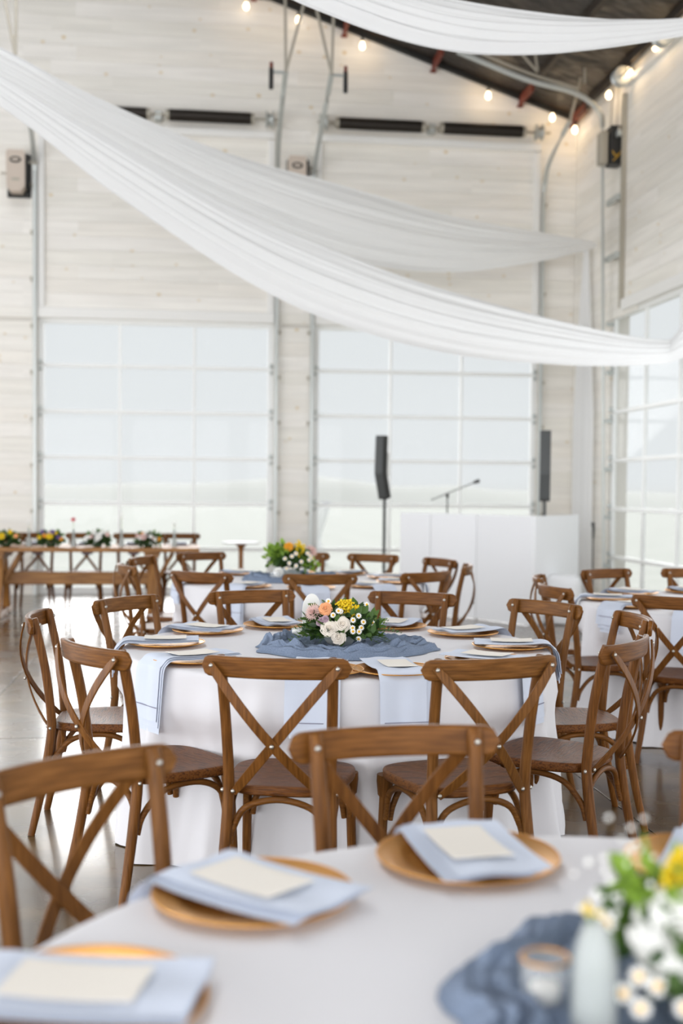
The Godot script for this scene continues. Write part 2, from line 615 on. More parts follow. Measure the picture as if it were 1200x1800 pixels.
	# white boards on the right wall
	for j in 35:
		var y0 := 0.19 * j
		var y1 := minf(y0 + 0.19, EAVE)
		var runs := [[BACK + 0.03, -14.36]] if y1 <= 3.67 else [[BACK + 0.03, -12.6 + 0.9 * sin(j * 1.9)], [-12.6 + 0.9 * sin(j * 1.9), -6.76]]
		if y1 <= 3.67:
			runs.append([-11.20, -10.56])
		for s in runs:
			var p := MB.new()
			var lo := maxf(y0, 3.66) if s[1] > -12.0 and y1 > 3.67 else y0
			p.box(Vector3(RIGHT - 0.011, (lo + y1) * 0.5, (s[0] + s[1]) * 0.5), Vector3(0.022, y1 - lo - 0.0025, s[1] - s[0] - 0.004), 0.001)
			obj("plank", p, M["board_%d" % posmod(j + int(s[0]), 4)], wr)
	# raised white borders round the boarded field over each visible door
	var tn := 1
	for d in [[-2.105, 1.005], [1.55, 4.668]]:
		var t := struct("trim_%d" % tn)
		tn += 1
		var cx: float = (d[0] + d[1]) * 0.5
		for q in [["shelf_board", cx, 6.16, d[1] - d[0], 0.10, 0.07], ["lintel_board", cx, 3.73, d[1] - d[0], 0.14, 0.06], ["side_board", d[0] + 0.045, 4.95, 0.09, 2.30, 0.045], ["side_board", d[1] - 0.045, 4.95, 0.09, 2.30, 0.045]]:
			var m := MB.new()
			m.box(Vector3(q[1], q[2], BACK + 0.022 + q[5] * 0.5), Vector3(q[3], q[4], q[5]), 0.008)
			obj(q[0], m, M.white_paint, t)
	var tr := struct("trim_%d" % tn)
	for q in [["shelf_board", 6.40, 0.08, 3.0, 0.06], ["lintel_board", 3.73, 0.14, 3.0, 0.05]]:
		var m := MB.new()
		m.box(Vector3(RIGHT - 0.022 - q[4] * 0.5, q[1], -12.42), Vector3(q[4], q[2], q[3]), 0.008)
		obj(q[0], m, M.white_paint, tr)
	# doors
	var dn := 1
	for d in back_doors:
		glazed_door("door_%d" % dn, true, BACK, d[0], d[1], 1, d[0] > -3)
		dn += 1
	for d in right_doors:
		glazed_door("door_%d" % dn, false, RIGHT, d[0], d[1], -1, d[0] < -14)
		dn += 1
	for d in left_doors:
		glazed_door("door_%d" % dn, false, LEFT, d[0], d[1], 1, false)
		dn += 1
	for d in front_doors:
		glazed_door("door_%d" % dn, true, FRONT, d[0], d[1], -1, false)
		dn += 1
	# outside
	var out := struct("ground")
	var gm := MB.new()
	gm.box(Vector3(0, -0.36, -40), Vector3(400, 0.3, 300), 0.01)
	obj("yard", gm, M.ground, out)
	var hm := MB.new()
	var P := PackedVector3Array()
	var f := FastNoiseLite.new()
	f.seed = 3
	f.frequency = 0.02
	for j in 7:
		for i in 120:
			var a := PI * (-0.1 + 1.2 * i / 119.0)
			var r := 120.0 + j * 9.0
			P.append(Vector3(cos(a) * r, -0.3 + sin(PI * j / 6.0) * (2.6 + 1.8 * f.get_noise_2d(i * 6.0, j * 4.0)), -10 - sin(a) * r))
	hm.grid(P, 120, 7)
	obj("hill", hm, M.hill, out)


# ------------------------------------------------------------------ door gear
func hardware() -> void:
	# upright tracks beside the visible doors
	var names := ["left edge of the left glazed door", "right edge of the left glazed door", "left edge of the right glazed door", "right edge of the right glazed door"]
	var k := 0
	for x in [-2.135, 1.035, 1.52, 4.70]:
		var t := thing("door_track", "galvanised door track at the " + names[k], "door track", Vector3(x, 0, BACK))
		var s := 1.0 if k % 2 == 0 else -1.0
		var b := MB.new()
		b.box(Vector3(0, 2.8, 0.10), Vector3(0.05, 5.6, 0.02), 0.004)
		b.box(Vector3(-0.02 * s, 2.8, 0.075), Vector3(0.012, 5.6, 0.06), 0.003)
		obj("upright", b, M.galv, t)
		var h := MB.new()
		var far := 1.3 if k == 3 else 1.9
		var fy := 6.14 if k == 3 else 6.36
		h.bar(curve([[0, 5.55, 0.10], [0.0, 5.70, 0.16], [0.02 * s, lerpf(5.7, fy, 0.36), far * 0.30], [0.03 * s, lerpf(5.7, fy, 0.78), far * 0.72], [0.03 * s, fy, far]], 16), [0.06], [0.025], Vector3(0, 0.3, 1))
		obj("curved_track", h, M.galv, t)
		for j in 9:
			var c := MB.new()
			c.box(Vector3(-0.035 * s, 0.5 + j * 0.61, 0.05), Vector3(0.05, 0.05, 0.06), 0.006)
			obj("track_bracket", c, M.galv_dull, t)
		for a in ([[0.10, 1.32]] if k == 3 else [[-0.35 * s, 1.9], [0.06 * s, 1.95]]):
			var hx: float = x + a[0]
			var g := MB.new()
			g.bar(pts([[0.03 * s, fy, far], [a[0], minf(roof_y(hx), 8.4) - 0.02, a[1]]]), [0.035], [0.012], Vector3(0, 0.1, 1))
			obj("hanger", g, M.galv_dull, t)
		if k == 1 or k == 2:
			var p := MB.new()
			p.box(Vector3(0.10 * s, 6.36, 1.88), Vector3(0.20, 0.03, 0.03), 0.004)
			obj("bumper_arm", p, M.galv, t)
			var q := MB.new()
			q.tube(pts([[0.20 * s, 6.40, 1.88], [0.20 * s, 6.16, 1.88]]), [0.028], 10, Vector3(0.1, 0, 1))
			obj("bumper", q, M.black, t)
			var q2 := MB.new()
			q2.tube(pts([[0.20 * s, 6.47, 1.88], [0.20 * s, 6.40, 1.88]]), [0.022], 10, Vector3(0.1, 0, 1))
			obj("bumper_cap", q2, M.red_steel, t)
		k += 1
	# torsion springs on shafts
	for d in [["left", -2.02, 0.92, [[-1.80, -0.69], [-0.40, 0.675]]], ["right", 1.64, 4.60, [[1.845, 2.968], [3.265, 4.365]]]]:
		var t := thing("torsion_spring_shaft", "long steel shaft with two fat black coil springs above the %s glazed door" % d[0], "spring shaft", Vector3(0, 6.335, BACK + 0.17))
		var b := MB.new()
		b.tube(pts([[d[1] - 0.08, 0, 0], [d[2] + 0.16, 0, 0]]), [0.014], 8, Vector3(0, 1, 0.1))
		obj("shaft", b, M.galv_dull, t)
		for s in d[3]:
			var prof := PackedVector2Array([Vector2(0, 0)])
			var n := 64
			var len: float = s[1] - s[0]
			for i in n * 2 + 1:
				prof.append(Vector2(0.082 if i % 2 == 1 else 0.070, len * i / (n * 2.0)))
			prof.append(Vector2(0, len))
			var c := MB.new()
			c.lathe(prof, 18, Vector3(s[0], 0, 0), Basis(Vector3(0, 1, 0), Vector3(1, 0, 0), Vector3(0, 0, -1)))
			obj("coil_spring", c, M.spring, t)
			for e in [s[0] - 0.02, s[1] + 0.02]:
				var m := MB.new()
				m.tube(pts([[e - 0.02, 0, 0], [e + 0.02, 0, 0]]), [0.072], 16, Vector3(0, 1, 0.1))
				obj("spring_cone", m, M.galv_dull, t)
		for e in [d[1], d[2]]:
			var prof2 := PackedVector2Array([Vector2(0, -0.05), Vector2(0.11, -0.05), Vector2(0.11, -0.035), Vector2(0.075, -0.03), Vector2(0.07, 0.03), Vector2(0.11, 0.035), Vector2(0.11, 0.05), Vector2(0, 0.05)])
			var m := MB.new()
			m.lathe(prof2, 20, Vector3(e, 0, 0), Basis(Vector3(0, 1, 0), Vector3(1, 0, 0), Vector3(0, 0, -1)))
			obj("cable_drum", m, M.galv, t)
		var cb := MB.new()
		cb.box(Vector3((d[3][0][1] + d[3][1][0]) * 0.5, -0.01, -0.07), Vector3(0.09, 0.12, 0.15), 0.01)
		obj("centre_bracket", cb, M.galv, t)
	# openers
	var proto: Node3D
	for o in [["beside the left glazed door's track", Vector3(-2.36, 5.52, BACK + 0.022), 0.0], ["on the pier between the two back doors", Vector3(1.29, 5.60, BACK + 0.022), 0.0]]:
		var t := thing("door_opener", "beige door motor with dark oval badge, " + o[0], "door opener", o[1])
		var b := MB.new()
		b.prism(pts([[-0.10, 0.26, 0], [0.10, 0.26, 0], [0.12, 0.22, 0], [0.12, -0.20, 0], [0.07, -0.27, 0], [-0.07, -0.27, 0], [-0.11, -0.22, 0], [-0.12, 0.22, 0]]), Vector3(0, 0, 0.22))
		obj("cover", b, M.opener, t)
		var bk := MB.new()
		bk.box(Vector3(0.02, -0.03, 0.012), Vector3(0.30, 0.56, 0.02), 0.004)
		bk.box(Vector3(0.135, 0, 0.10), Vector3(0.03, 0.44, 0.16), 0.006)
		obj("back_plate", bk, M.black, t)
		var e := MB.new()
		e.ball(Vector3(0, 0.13, 0.222), Vector3(0.075, 0.042, 0.012), 24, 8)
		obj("badge", e, M.black, t)
		var e2 := MB.new()
		e2.ball(Vector3(0, 0.13, 0.228), Vector3(0.052, 0.022, 0.010), 24, 8)
		obj("badge_plate", e2, M.opener, t)
		var sh := MB.new()
		sh.tube(pts([[0.12, 0.13, 0.10], [0.26, 0.13, 0.10]]), [0.02], 10, Vector3(0, 1, 0.1))
		sh.tube(pts([[-0.20, -0.02, 0.10], [-0.11, -0.02, 0.10]]), [0.012], 8, Vector3(0, 1, 0.1))
		obj("drive_shaft", sh, M.galv_dull, t)
		var v := MB.new()
		v.ball(Vector3(0, -0.12, 0.222), Vector3(0.06, 0.02, 0.006), 16, 6)
		obj("vent", v, M.galv_dull, t)
	# the right wall's track: up the wall and then along the roof slope
	var rt := thing("door_track", "long galvanised track curving from the right wall up along the roof", "door track")
	for z in [-14.32]:
		var b := MB.new()
		b.bar(pts([[RIGHT - 0.07, 0.0, z], [RIGHT - 0.20, 6.15, z]]), [0.05], [0.022], Vector3(1, 0, 0))
		obj("upright", b, M.galv, rt)
		var an := MB.new()
		an.box(Vector3(RIGHT - 0.05, 5.0, -13.95), Vector3(0.06, 2.6, 0.05), 0.004)
		obj("wall_angle", an, M.galv_dull, rt)
		for y in [4.35, 5.05, 5.82]:
			var c := MB.new()
			c.box(Vector3(RIGHT - 0.11, y, -14.13), Vector3(0.05, 0.07, 0.40), 0.004)
			obj("cross_bar", c, M.galv, rt)
		for j in 6:
			var c := MB.new()
			c.box(Vector3(RIGHT - 0.05, 0.5 + j * 0.61, z), Vector3(0.10, 0.05, 0.05), 0.008)
			obj("track_bracket", c, M.galv, rt)
		var h := MB.new()
		h.bar(curve([[RIGHT - 0.20, 6.0, z], [RIGHT - 0.22, 6.15, z], [RIGHT - 0.36, 6.30, z], [RIGHT - 0.62, 6.42, z], [RIGHT - 1.2, 6.54, z], [3.14, 6.83, z]], 26), [0.055], [0.05], Vector3(0, 0, 1))
		obj("curved_track", h, M.galv, rt)
		var h2 := MB.new()
		h2.bar(curve([[RIGHT - 0.55, 6.44, z + 0.06], [RIGHT - 1.2, 6.60, z + 0.06], [3.14, 6.90, z + 0.06]], 10), [0.02], [0.04], Vector3(0, 0, 1))
		obj("track_angle", h2, M.galv_dull, rt)
		for a in [[4.15, 4.1], [4.15, 3.75], [4.75, 4.75]]:
			var g := MB.new()
			g.bar(pts([[a[0], 6.62 - 0.16 * (a[0] - 4.1), z + 0.04], [a[1], roof_y(a[1]) - 0.03, z + 0.04]]), [0.03], [0.012], Vector3(0, 0, 1))
			obj("hanger", g, M.galv_dull, rt)
	var sd := thing("torsion_spring_shaft", "steel shaft with cable drum under the roof at the right wall", "spring shaft", Vector3(RIGHT - 0.20, 6.40, 0))
	var sb := MB.new()
	sb.tube(pts([[0, 0, -14.75], [0, 0, -11.0]]), [0.014], 8, Vector3(0, 1, 0.1))
	obj("shaft", sb, M.galv_dull, sd)
	for z in [-13.68, -12.42]:
		var prof3 := PackedVector2Array([Vector2(0, -0.06), Vector2(0.11, -0.06), Vector2(0.11, -0.045), Vector2(0.075, -0.04), Vector2(0.075, 0.04), Vector2(0.11, 0.045), Vector2(0.11, 0.06), Vector2(0, 0.06)])
		var m := MB.new()
		m.lathe(prof3, 22, Vector3(0, 0, z), Basis(Vector3(1, 0, 0), Vector3(0, 0, 1), Vector3(0, -1, 0)))
		obj("cable_drum", m, M.galv, sd)
	# its opener, seen from the side with the cover off
	var t := thing("door_opener", "grey door motor with open black side and yellow wires, on the right wall", "door opener", Vector3(RIGHT - 0.015, 5.70, -14.12))
	var b1 := MB.new()
	b1.box(Vector3(-0.235, -0.02, -0.03), Vector3(0.10, 0.40, 0.16), 0.012)
	obj("cover", b1, M.galv_dull, t)
	var b2 := MB.new()
	b2.box(Vector3(-0.095, 0.0, 0.0), Vector3(0.165, 0.47, 0.22), 0.01)
	obj("housing", b2, M.black, t)
	var b3 := MB.new()
	b3.tube(curve([[-0.16, -0.08, 0.11], [-0.12, -0.14, 0.12], [-0.06, -0.10, 0.12], [-0.03, -0.02, 0.11]], 14), [0.008], 6, Vector3(0, 0, 1))
	b3.tube(curve([[-0.15, -0.20, 0.11], [-0.10, -0.15, 0.12], [-0.03, -0.06, 0.115]], 10), [0.007], 6, Vector3(0, 0, 1))
	obj("wire", b3, mat(rgb(196, 150, 40), 0.6), t)
	var b4 := MB.new()
	b4.ball(Vector3(-0.07, 0.19, 0.11), Vector3(0.03, 0.03, 0.012), 12, 6)
	obj("terminal", b4, M.bolt, t)
	for dx in [0.07, 0.15]:
		var p := MB.new()
		p.tube(pts([[-dx, 0.23, 0], [-dx + 0.02, 0.80, 0.02]]), [0.008], 6, Vector3(0, 0, 1))
		obj("conduit", p, M.galv_dull, t)

func string_lights() -> void:
	for run in [["along the roof edge of the back wall", [[0.60, 7.80, -15.72], [1.29, 7.66, -15.72], [2.15, 7.37, -15.72], [3.88, 6.80, -15.72], [4.78, 6.55, -15.72]]], ["along the eave of the right wall", [[5.06, 6.36, -15.6], [5.05, 6.38, -14.25], [5.05, 6.42, -13.55], [5.05, 6.42, -12.75], [5.05, 6.42, -11.9]]]]:
		var t := thing("string_light", "cafe string light with warm clear bulbs " + run[0], "string light")
		var c := MB.new()
		var way := []
		var B: Array = run[1]
		for i in B.size():
			way.append(Vector3(B[i][0], B[i][1] + 0.12, B[i][2]))
			if i + 1 < B.size():
				way.append(Vector3((B[i][0] + B[i + 1][0]) * 0.5, (B[i][1] + B[i + 1][1]) * 0.5 + 0.15, (B[i][2] + B[i + 1][2]) * 0.5))
		c.tube(curve(way, way.size() * 4), [0.006], 6)
		obj("cable", c, M.black, t)
		for p in B:
			var at := Vector3(p[0], p[1], p[2])
			var s := MB.new()
			s.tube(PackedVector3Array([at + Vector3(0, 0.125, 0), at + Vector3(0, 0.045, 0)]), [0.012, 0.020], 8)
			obj("socket", s, M.black, t)
			var b := MB.new()
			b.lathe(PackedVector2Array([Vector2(0, 0.05), Vector2(0.018, 0.045), Vector2(0.032, 0.01), Vector2(0.036, -0.015), Vector2(0.028, -0.042), Vector2(0.012, -0.055), Vector2(0, -0.057)]), 14, at)
			obj("bulb", b, M.bulb, t)
			var l := OmniLight3D.new()
			l.name = "bulb_light"
			t.add_child(l, true)
			l.position = at
			l.light_color = rgb(255, 214, 160)
			l.light_energy = 0.05
			l.light_size = 0.03
			l.omni_range = 30.0
			l.omni_attenuation = 2.0
			l.shadow_enabled = true

# ------------------------------------------------------------------ hanging cloths
func hung(called: String, label: String, top: Array, bottom: Array, folds: float, sd: int) -> void:
	var nu := 140
	var nv := 46
	var a := curve(top, nu)
	var b := curve(bottom, nu)
	var f := FastNoiseLite.new()
	f.seed = sd
	f.frequency = 1.0
	var P := PackedVector3Array()
	for j in nv:
		var s := float(j) / (nv - 1)
		for i in nu:
			var u := float(i) / (nu - 1)
			var across := (b[i] - a[i]).normalized()
			var along := (a[mini(i + 1, nu - 1)] - a[maxi(i - 1, 0)]).normalized()
			var out := along.cross(across).normalized()
			if out.z < 0.0:
				out = -out
			var w := (b[i] - a[i]).length()
			var belly := sin(PI * s) * 0.16 * w
			var fold := (f.get_noise_2d(s * 5.0, u * 0.7) * 0.6 + f.get_noise_2d(s * 12.0 + 9.0, u * 1.1) * 0.35 + f.get_noise_2d(s * 26.0 + 30.0, u * 1.6) * 0.12) * folds * minf(1.0, w * 1.6)
			P.append(a[i].lerp(b[i], s) + out * (belly + fold))
	var m := MB.new()
	m.grid(P, nu, nv)
	tag(obj(called, m, M.drape), label, "drape", "")

func drapes() -> void:
	hung("ceiling_drape", "sheer white drape swagged from upper left to the back right corner", [[-4.2, 5.9, -7.6], [-3.0, 5.2, -8.5], [-1.56, 4.86, -9.6], [-0.93, 4.81, -10.4], [0.27, 4.71, -11.6], [1.51, 4.69, -12.59], [2.98, 4.64, -13.59], [4.23, 4.67, -14.34], [5.14, 4.70, -14.88]], [[-4.25, 5.6, -7.5], [-3.0, 4.88, -8.3], [-1.51, 4.49, -9.3], [-0.73, 4.33, -10.35], [0.27, 4.08, -11.41], [1.5, 3.90, -12.48], [2.82, 3.96, -13.41], [4.1, 4.26, -14.2], [5.14, 4.62, -14.9]], 0.11, 4)
	hung("ceiling_drape", "lowest long white drape, swagged across the middle of the hall", [[-4.0, 6.0, -8.3], [-2.8, 5.20, -8.75], [-1.5, 4.52, -9.2], [-0.67, 4.15, -9.5], [0.23, 3.76, -9.8], [1.43, 3.40, -10.16], [2.29, 3.21, -10.4], [3.45, 3.02, -10.7], [4.38, 2.91, -10.92], [4.64, 3.02, -10.98], [4.80, 3.65, -11.02], [5.12, 5.2, -11.05]], [[-4.0, 5.75, -8.1], [-2.8, 4.95, -8.55], [-1.47, 4.23, -9.0], [-0.66, 3.70, -9.3], [0.37, 3.14, -9.64], [1.2, 2.85, -9.9], [2.25, 2.66, -10.2], [3.39, 2.61, -10.5], [4.2, 2.65, -10.7], [4.60, 2.73, -10.79], [4.92, 2.98, -10.87], [5.12, 5.0, -11.0]], 0.10, 7)
	hung("ceiling_drape", "topmost white drape hanging nearest the camera under the dark roof", [[-3.0, 7.4, -7.6], [-1.2, 5.95, -7.6], [0.17, 5.07, -7.6], [0.9, 4.79, -7.6], [1.57, 4.62, -7.6], [2.2, 4.56, -7.6], [2.8, 4.56, -7.6], [3.4, 4.62, -7.6], [4.2, 4.9, -7.6], [5.12, 5.5, -7.6]], [[-3.0, 7.1, -7.4], [-1.2, 5.6, -7.4], [0.17, 4.66, -7.4], [0.88, 4.35, -7.4], [1.5, 4.20, -7.4], [2.1, 4.20, -7.4], [2.73, 4.30, -7.4], [3.4, 4.47, -7.4], [4.2, 4.8, -7.4], [5.12, 5.42, -7.4]], 0.10, 12)
	# the tail of the first drape falls down the right wall
	var P := PackedVector3Array()
	for j in 24:
		var y := 4.66 - 4.62 * j / 23.0
		for i in 40:
			var u := i / 39.0
			var wide := 0.18 + 0.62 * minf(1.0, (4.66 - y) / 2.2)
			P.append(Vector3(RIGHT - 0.10 - 0.016 * sin(u * 31.0 + 0.4 * y) * minf(1.0, (4.9 - y)) - 0.012 * sin(u * 13.0), y, -15.15 + (u - 0.5) * wide))
	var m := MB.new()
	m.grid(P, 40, 24)
	tag(obj("ceiling_drape", m, M.drape), "tail of white drape falling in folds down the right wall near the corner", "drape")


# ------------------------------------------------------------------ chairs
func make_chair(tone: int) -> Node3D:
	var t := thing("crossback_chair", "wooden crossback chair", "chair", Vector3.ZERO, 0.0)
	var wx: Material = M["wood_x_%d" % tone]
	var wy: Material = M["wood_y_%d" % tone]
	var wz: Material = M["wood_z_%d" % tone]
	# seat: outline of a rounded trapezium, slightly dished
	var out := PackedVector2Array()
	var n := 56
	for i in n:
		var a := TAU * i / n
		var c := cos(a)
		var s := sin(a)
		var x := signf(c) * pow(absf(c), 0.52)
		var z := signf(s) * pow(absf(s), 0.60)
		out.append(Vector2(x * (0.205 + 0.022 * z), z * 0.205 + 0.005))
	var rings := [[0.0, 0.448], [0.45, 0.449], [0.78, 0.453], [0.95, 0.4555], [0.985, 0.453], [1.0, 0.447], [1.0, 0.428], [0.985, 0.422], [0.6, 0.420], [0.0, 0.420]]
	var P := PackedVector3Array()
	for r in rings:
		for q in out:
			P.append(Vector3(q.x * r[0], r[1], q.y * r[0]))
	var b := MB.new()
	b.grid(P, n, rings.size(), true, false, true)
	obj("seat", b, M["seat_%d" % tone], t)
	for s in [-1, 1]:
		var p := MB.new()
		p.tube(curve([[0.198 * s, 0.0, -0.275], [0.180 * s, 0.2, -0.232], [0.170 * s, 0.40, -0.200], [0.169 * s, 0.50, -0.200], [0.175 * s, 0.68, -0.222], [0.181 * s, 0.84, -0.256], [0.183 * s, 0.888, -0.268]], 22), [0.0145, 0.0155, 0.0165, 0.017, 0.0178, 0.0185, 0.019, 0.019, 0.019, 0.019, 0.019, 0.0185, 0.018, 0.018, 0.018, 0.018, 0.018, 0.018, 0.018, 0.018, 0.0175, 0.016], 12)
		obj("rear_post", p, wy, t)
		var l := MB.new()
		l.tube(pts([[0.183 * s, 0.424, 0.165], [0.184 * s, 0.40, 0.166], [0.185 * s, 0.352, 0.168], [0.1855 * s, 0.345, 0.168], [0.190 * s, 0.18, 0.176], [0.194 * s, 0.012, 0.185], [0.194 * s, 0.0, 0.185]]), [0.030, 0.030, 0.024, 0.0175, 0.0165, 0.0135, 0.012], 12, Vector3(0.02, 0.02, 1))
		obj("front_leg", l, wy, t)
		var st := MB.new()
		var way := []
		var z0 := -0.3005
		for i in 15:
			var u := i / 14.0
			way.append(Vector3(s * lerpf(0.208, -0.150, u), lerpf(0.868, 0.432, u), (1 - u) * (1 - u) * z0 + 2 * u * (1 - u) * -0.395 + u * u * -0.208 - (0.008 if s == 1 else 0.0) * sin(PI * u)))
		st.bar(pts(way), [0.022, 0.031, 0.032, 0.032, 0.032, 0.032, 0.032, 0.032, 0.032, 0.032, 0.032, 0.032, 0.032, 0.030, 0.022], [0.0075], Vector3(0, 0, 1))
		obj("cross_strap", st, wy, t)
		var ar := MB.new()
		ar.tube(curve([[0.172 * s, 0.262, -0.200], [0.172 * s, 0.32, -0.180], [0.174 * s, 0.385, -0.120], [0.176 * s, 0.408, -0.035], [0.180 * s, 0.402, 0.06], [0.184 * s, 0.36, 0.128], [0.186 * s, 0.27, 0.150]], 26), [0.0115], 8, Vector3(1, 0, 0))
		obj("side_arch", ar, wz, t)
	for e in [[-0.196, -0.208, 0.163, "rear_arch"], [0.158, 0.162, 0.166, "front_arch"]]:
		var a := MB.new()
		a.tube(curve([[-e[2], 0.262, e[1]], [-e[2] + 0.012, 0.32, e[0]], [-e[2] + 0.055, 0.385, e[0]], [0, 0.412, e[0]], [e[2] - 0.055, 0.385, e[0]], [e[2] - 0.012, 0.32, e[0]], [e[2], 0.262, e[1]]], 30), [0.0115], 8, Vector3(0, 0, 1))
		obj(e[3], a, wx, t)
	# top rail: a bowed board with round ends
	var rail := MB.new()
	var rows := 31
	var Q := PackedVector3Array()
	var prof := []
	for q in [[1, 0.72], [0.92, 0.9], [0.6, 1.0], [-0.6, 1.0], [-0.92, 0.9], [-1, 0.72], [-1, -0.72], [-0.92, -0.9], [-0.6, -1.0], [0.6, -1.0], [0.92, -0.9], [1, -0.72]]:
		prof.append(q)
	for i in rows:
		var u := -1.0 + 2.0 * i / (rows - 1)
		u = signf(u) * pow(absf(u), 0.8)
		var x := 0.2425 * u
		var z := -0.312 + 0.050 * u * u
		var end := maxf(0.0, absf(x) - 0.208) / 0.0345
		var hh := 0.0335 * sqrt(maxf(0.0, 1.0 - end * end)) + 0.0005
		var tt := 0.0105 * (0.35 + 0.65 * sqrt(maxf(0.0, 1.0 - end * end)))
		var nz := Vector3(-2.0 * 0.05 * u / 0.2425, 0, 1).normalized()
		for q in prof:
			Q.append(Vector3(x, 0.858 + q[1] * hh, z - 0.09 * q[1] * hh) + nz * q[0] * tt)
	rail.grid(Q, prof.size(), rows, true, false, true)
	obj("top_rail", rail, wx, t)
	for q in [[-0.203, 0.862, -0.306], [0.203, 0.862, -0.306], [0.0, 0.615, -0.334], [-0.150, 0.440, -0.219], [0.150, 0.440, -0.219], [0.182, 0.862, -0.242], [-0.182, 0.862, -0.242], [0.189, 0.438, -0.200], [-0.189, 0.438, -0.200]]:
		var k := MB.new()
		k.ball(Vector3(q[0], q[1], q[2]), Vector3(0.0075, 0.0075, 0.006), 8, 5)
		obj("bolt", k, M.bolt, t)
	return t

var protos := []
var placed := 0

func chair_at(rail_x: float, rail_z: float, angle_deg: float, label: String, group: String) -> void:
	# the chair whose top rail has its middle there; angle: where it sits round its table, 0 towards the camera
	var a := deg_to_rad(angle_deg)
	var at := Vector3(rail_x - sin(a) * 0.312, 0, rail_z - cos(a) * 0.312)
	var k := (placed * 7 + 2) % 3
	placed += 1
	var c: Node3D = protos[k]
	if c.get_meta("label") == "wooden crossback chair":
		c.position = at
		c.rotation.y = a + PI
		tag(c, label, "chair", group)
	else:
		copy(c, label, at, a + PI, group)


# ------------------------------------------------------------------ tables and settings
func cloth_table(called: String, label: String, cx: float, cz: float, sd: int, seats: Array) -> void:
	var t := thing("round_table", "folding banquet table under the cloth of the round " + called, "table", Vector3(cx, 0, cz))
	var d := MB.new()
	d.lathe(PackedVector2Array([Vector2(0, TOP - 0.024), Vector2(0.89, TOP - 0.024), Vector2(0.905, TOP - 0.014), Vector2(0.905, TOP - 0.010), Vector2(0.89, TOP - 0.005), Vector2(0, TOP - 0.005)]), 64)
	obj("tabletop", d, M.plank_wood, t)
	for s in [[-1, -1], [1, -1], [1, 1], [-1, 1]]:
		var l := MB.new()
		l.tube(pts([[s[0] * 0.42, TOP - 0.03, s[1] * 0.42], [s[0] * 0.5, 0, s[1] * 0.45]]), [0.018], 8)
		obj("leg", l, M.galv_dull, t)
	var f := FastNoiseLite.new()
	f.seed = sd
	f.frequency = 1.0
	var nu := 300
	var P := PackedVector3Array()
	var rows := [[0.0, TOP], [0.35, TOP], [0.62, TOP], [0.80, TOP], [0.885, TOP], [0.903, TOP - 0.0015], [0.912, TOP - 0.007], [0.9165, TOP - 0.017], [0.919, TOP - 0.035]]
	for j in range(1, 19):
		rows.append([0.919 + 0.030 * j / 18.0, TOP - 0.035 - (TOP - 0.041) * j / 18.0])
	for r in rows:
		var y: float = r[1]
		var drop := clampf((TOP - 0.03 - y) / (TOP - 0.03), 0.0, 1.0)
		for i in nu:
			var a := TAU * i / nu
			var c := Vector2(cos(a), sin(a))
			var w := 0.0
			if drop > 0.0:
				# soft vertical folds that deepen and widen downwards
				var ph := a * 23.0 + 2.6 * f.get_noise_2d(c.x * 1.3, c.y * 1.3 + drop * 0.25)
				var fold := 0.5 + 0.5 * sin(ph)
				var strength := 0.55 + 0.6 * f.get_noise_2d(c.x * 2.1 + 7.0, c.y * 2.1)
				w = pow(drop, 0.7) * (0.125 * pow(fold, 2.2) * strength - 0.014 + 0.012 * f.get_noise_2d(a * 3.0, drop * 2.0))
			var rr: float = r[0] + w
			for q in seats:   # pushed-in chairs press the cloth back
				if q[0] == null or drop == 0.0:
					continue
				var front := Vector2(q[0] - sin(deg_to_rad(q[2])) * 0.525 - cx, q[1] - cos(deg_to_rad(q[2])) * 0.525 - cz)
				var off := absf(angle_difference(a, front.angle()))
				var press := (1.0 - smoothstep(0.15, 0.30, off)) * smoothstep(TOP - 0.14, 0.47, y) * lerpf(0.4, 1.0, clampf(y / 0.45, 0.0, 1.0))
				rr = lerpf(rr, minf(rr, maxf(0.84, front.length() - 0.02 + 0.2 * w)), press)
			var hem := 0.004 * f.get_noise_2d(c.x * 4.0, c.y * 4.0) if drop > 0.9 else 0.0
			var bump := 0.0007 * f.get_noise_2d(c.x * r[0] * 5.0, c.y * r[0] * 5.0) if drop == 0.0 else 0.0
			P.append(Vector3(cx + c.x * rr, y + hem * drop + bump, cz + c.y * rr))
	var m := MB.new()
	m.grid(P, nu, rows.size(), true, false, false)
	tag(obj("tablecloth", m, M.linen), label, "tablecloth")

var plate0: Node3D
var card0: Node3D
var napkins := []

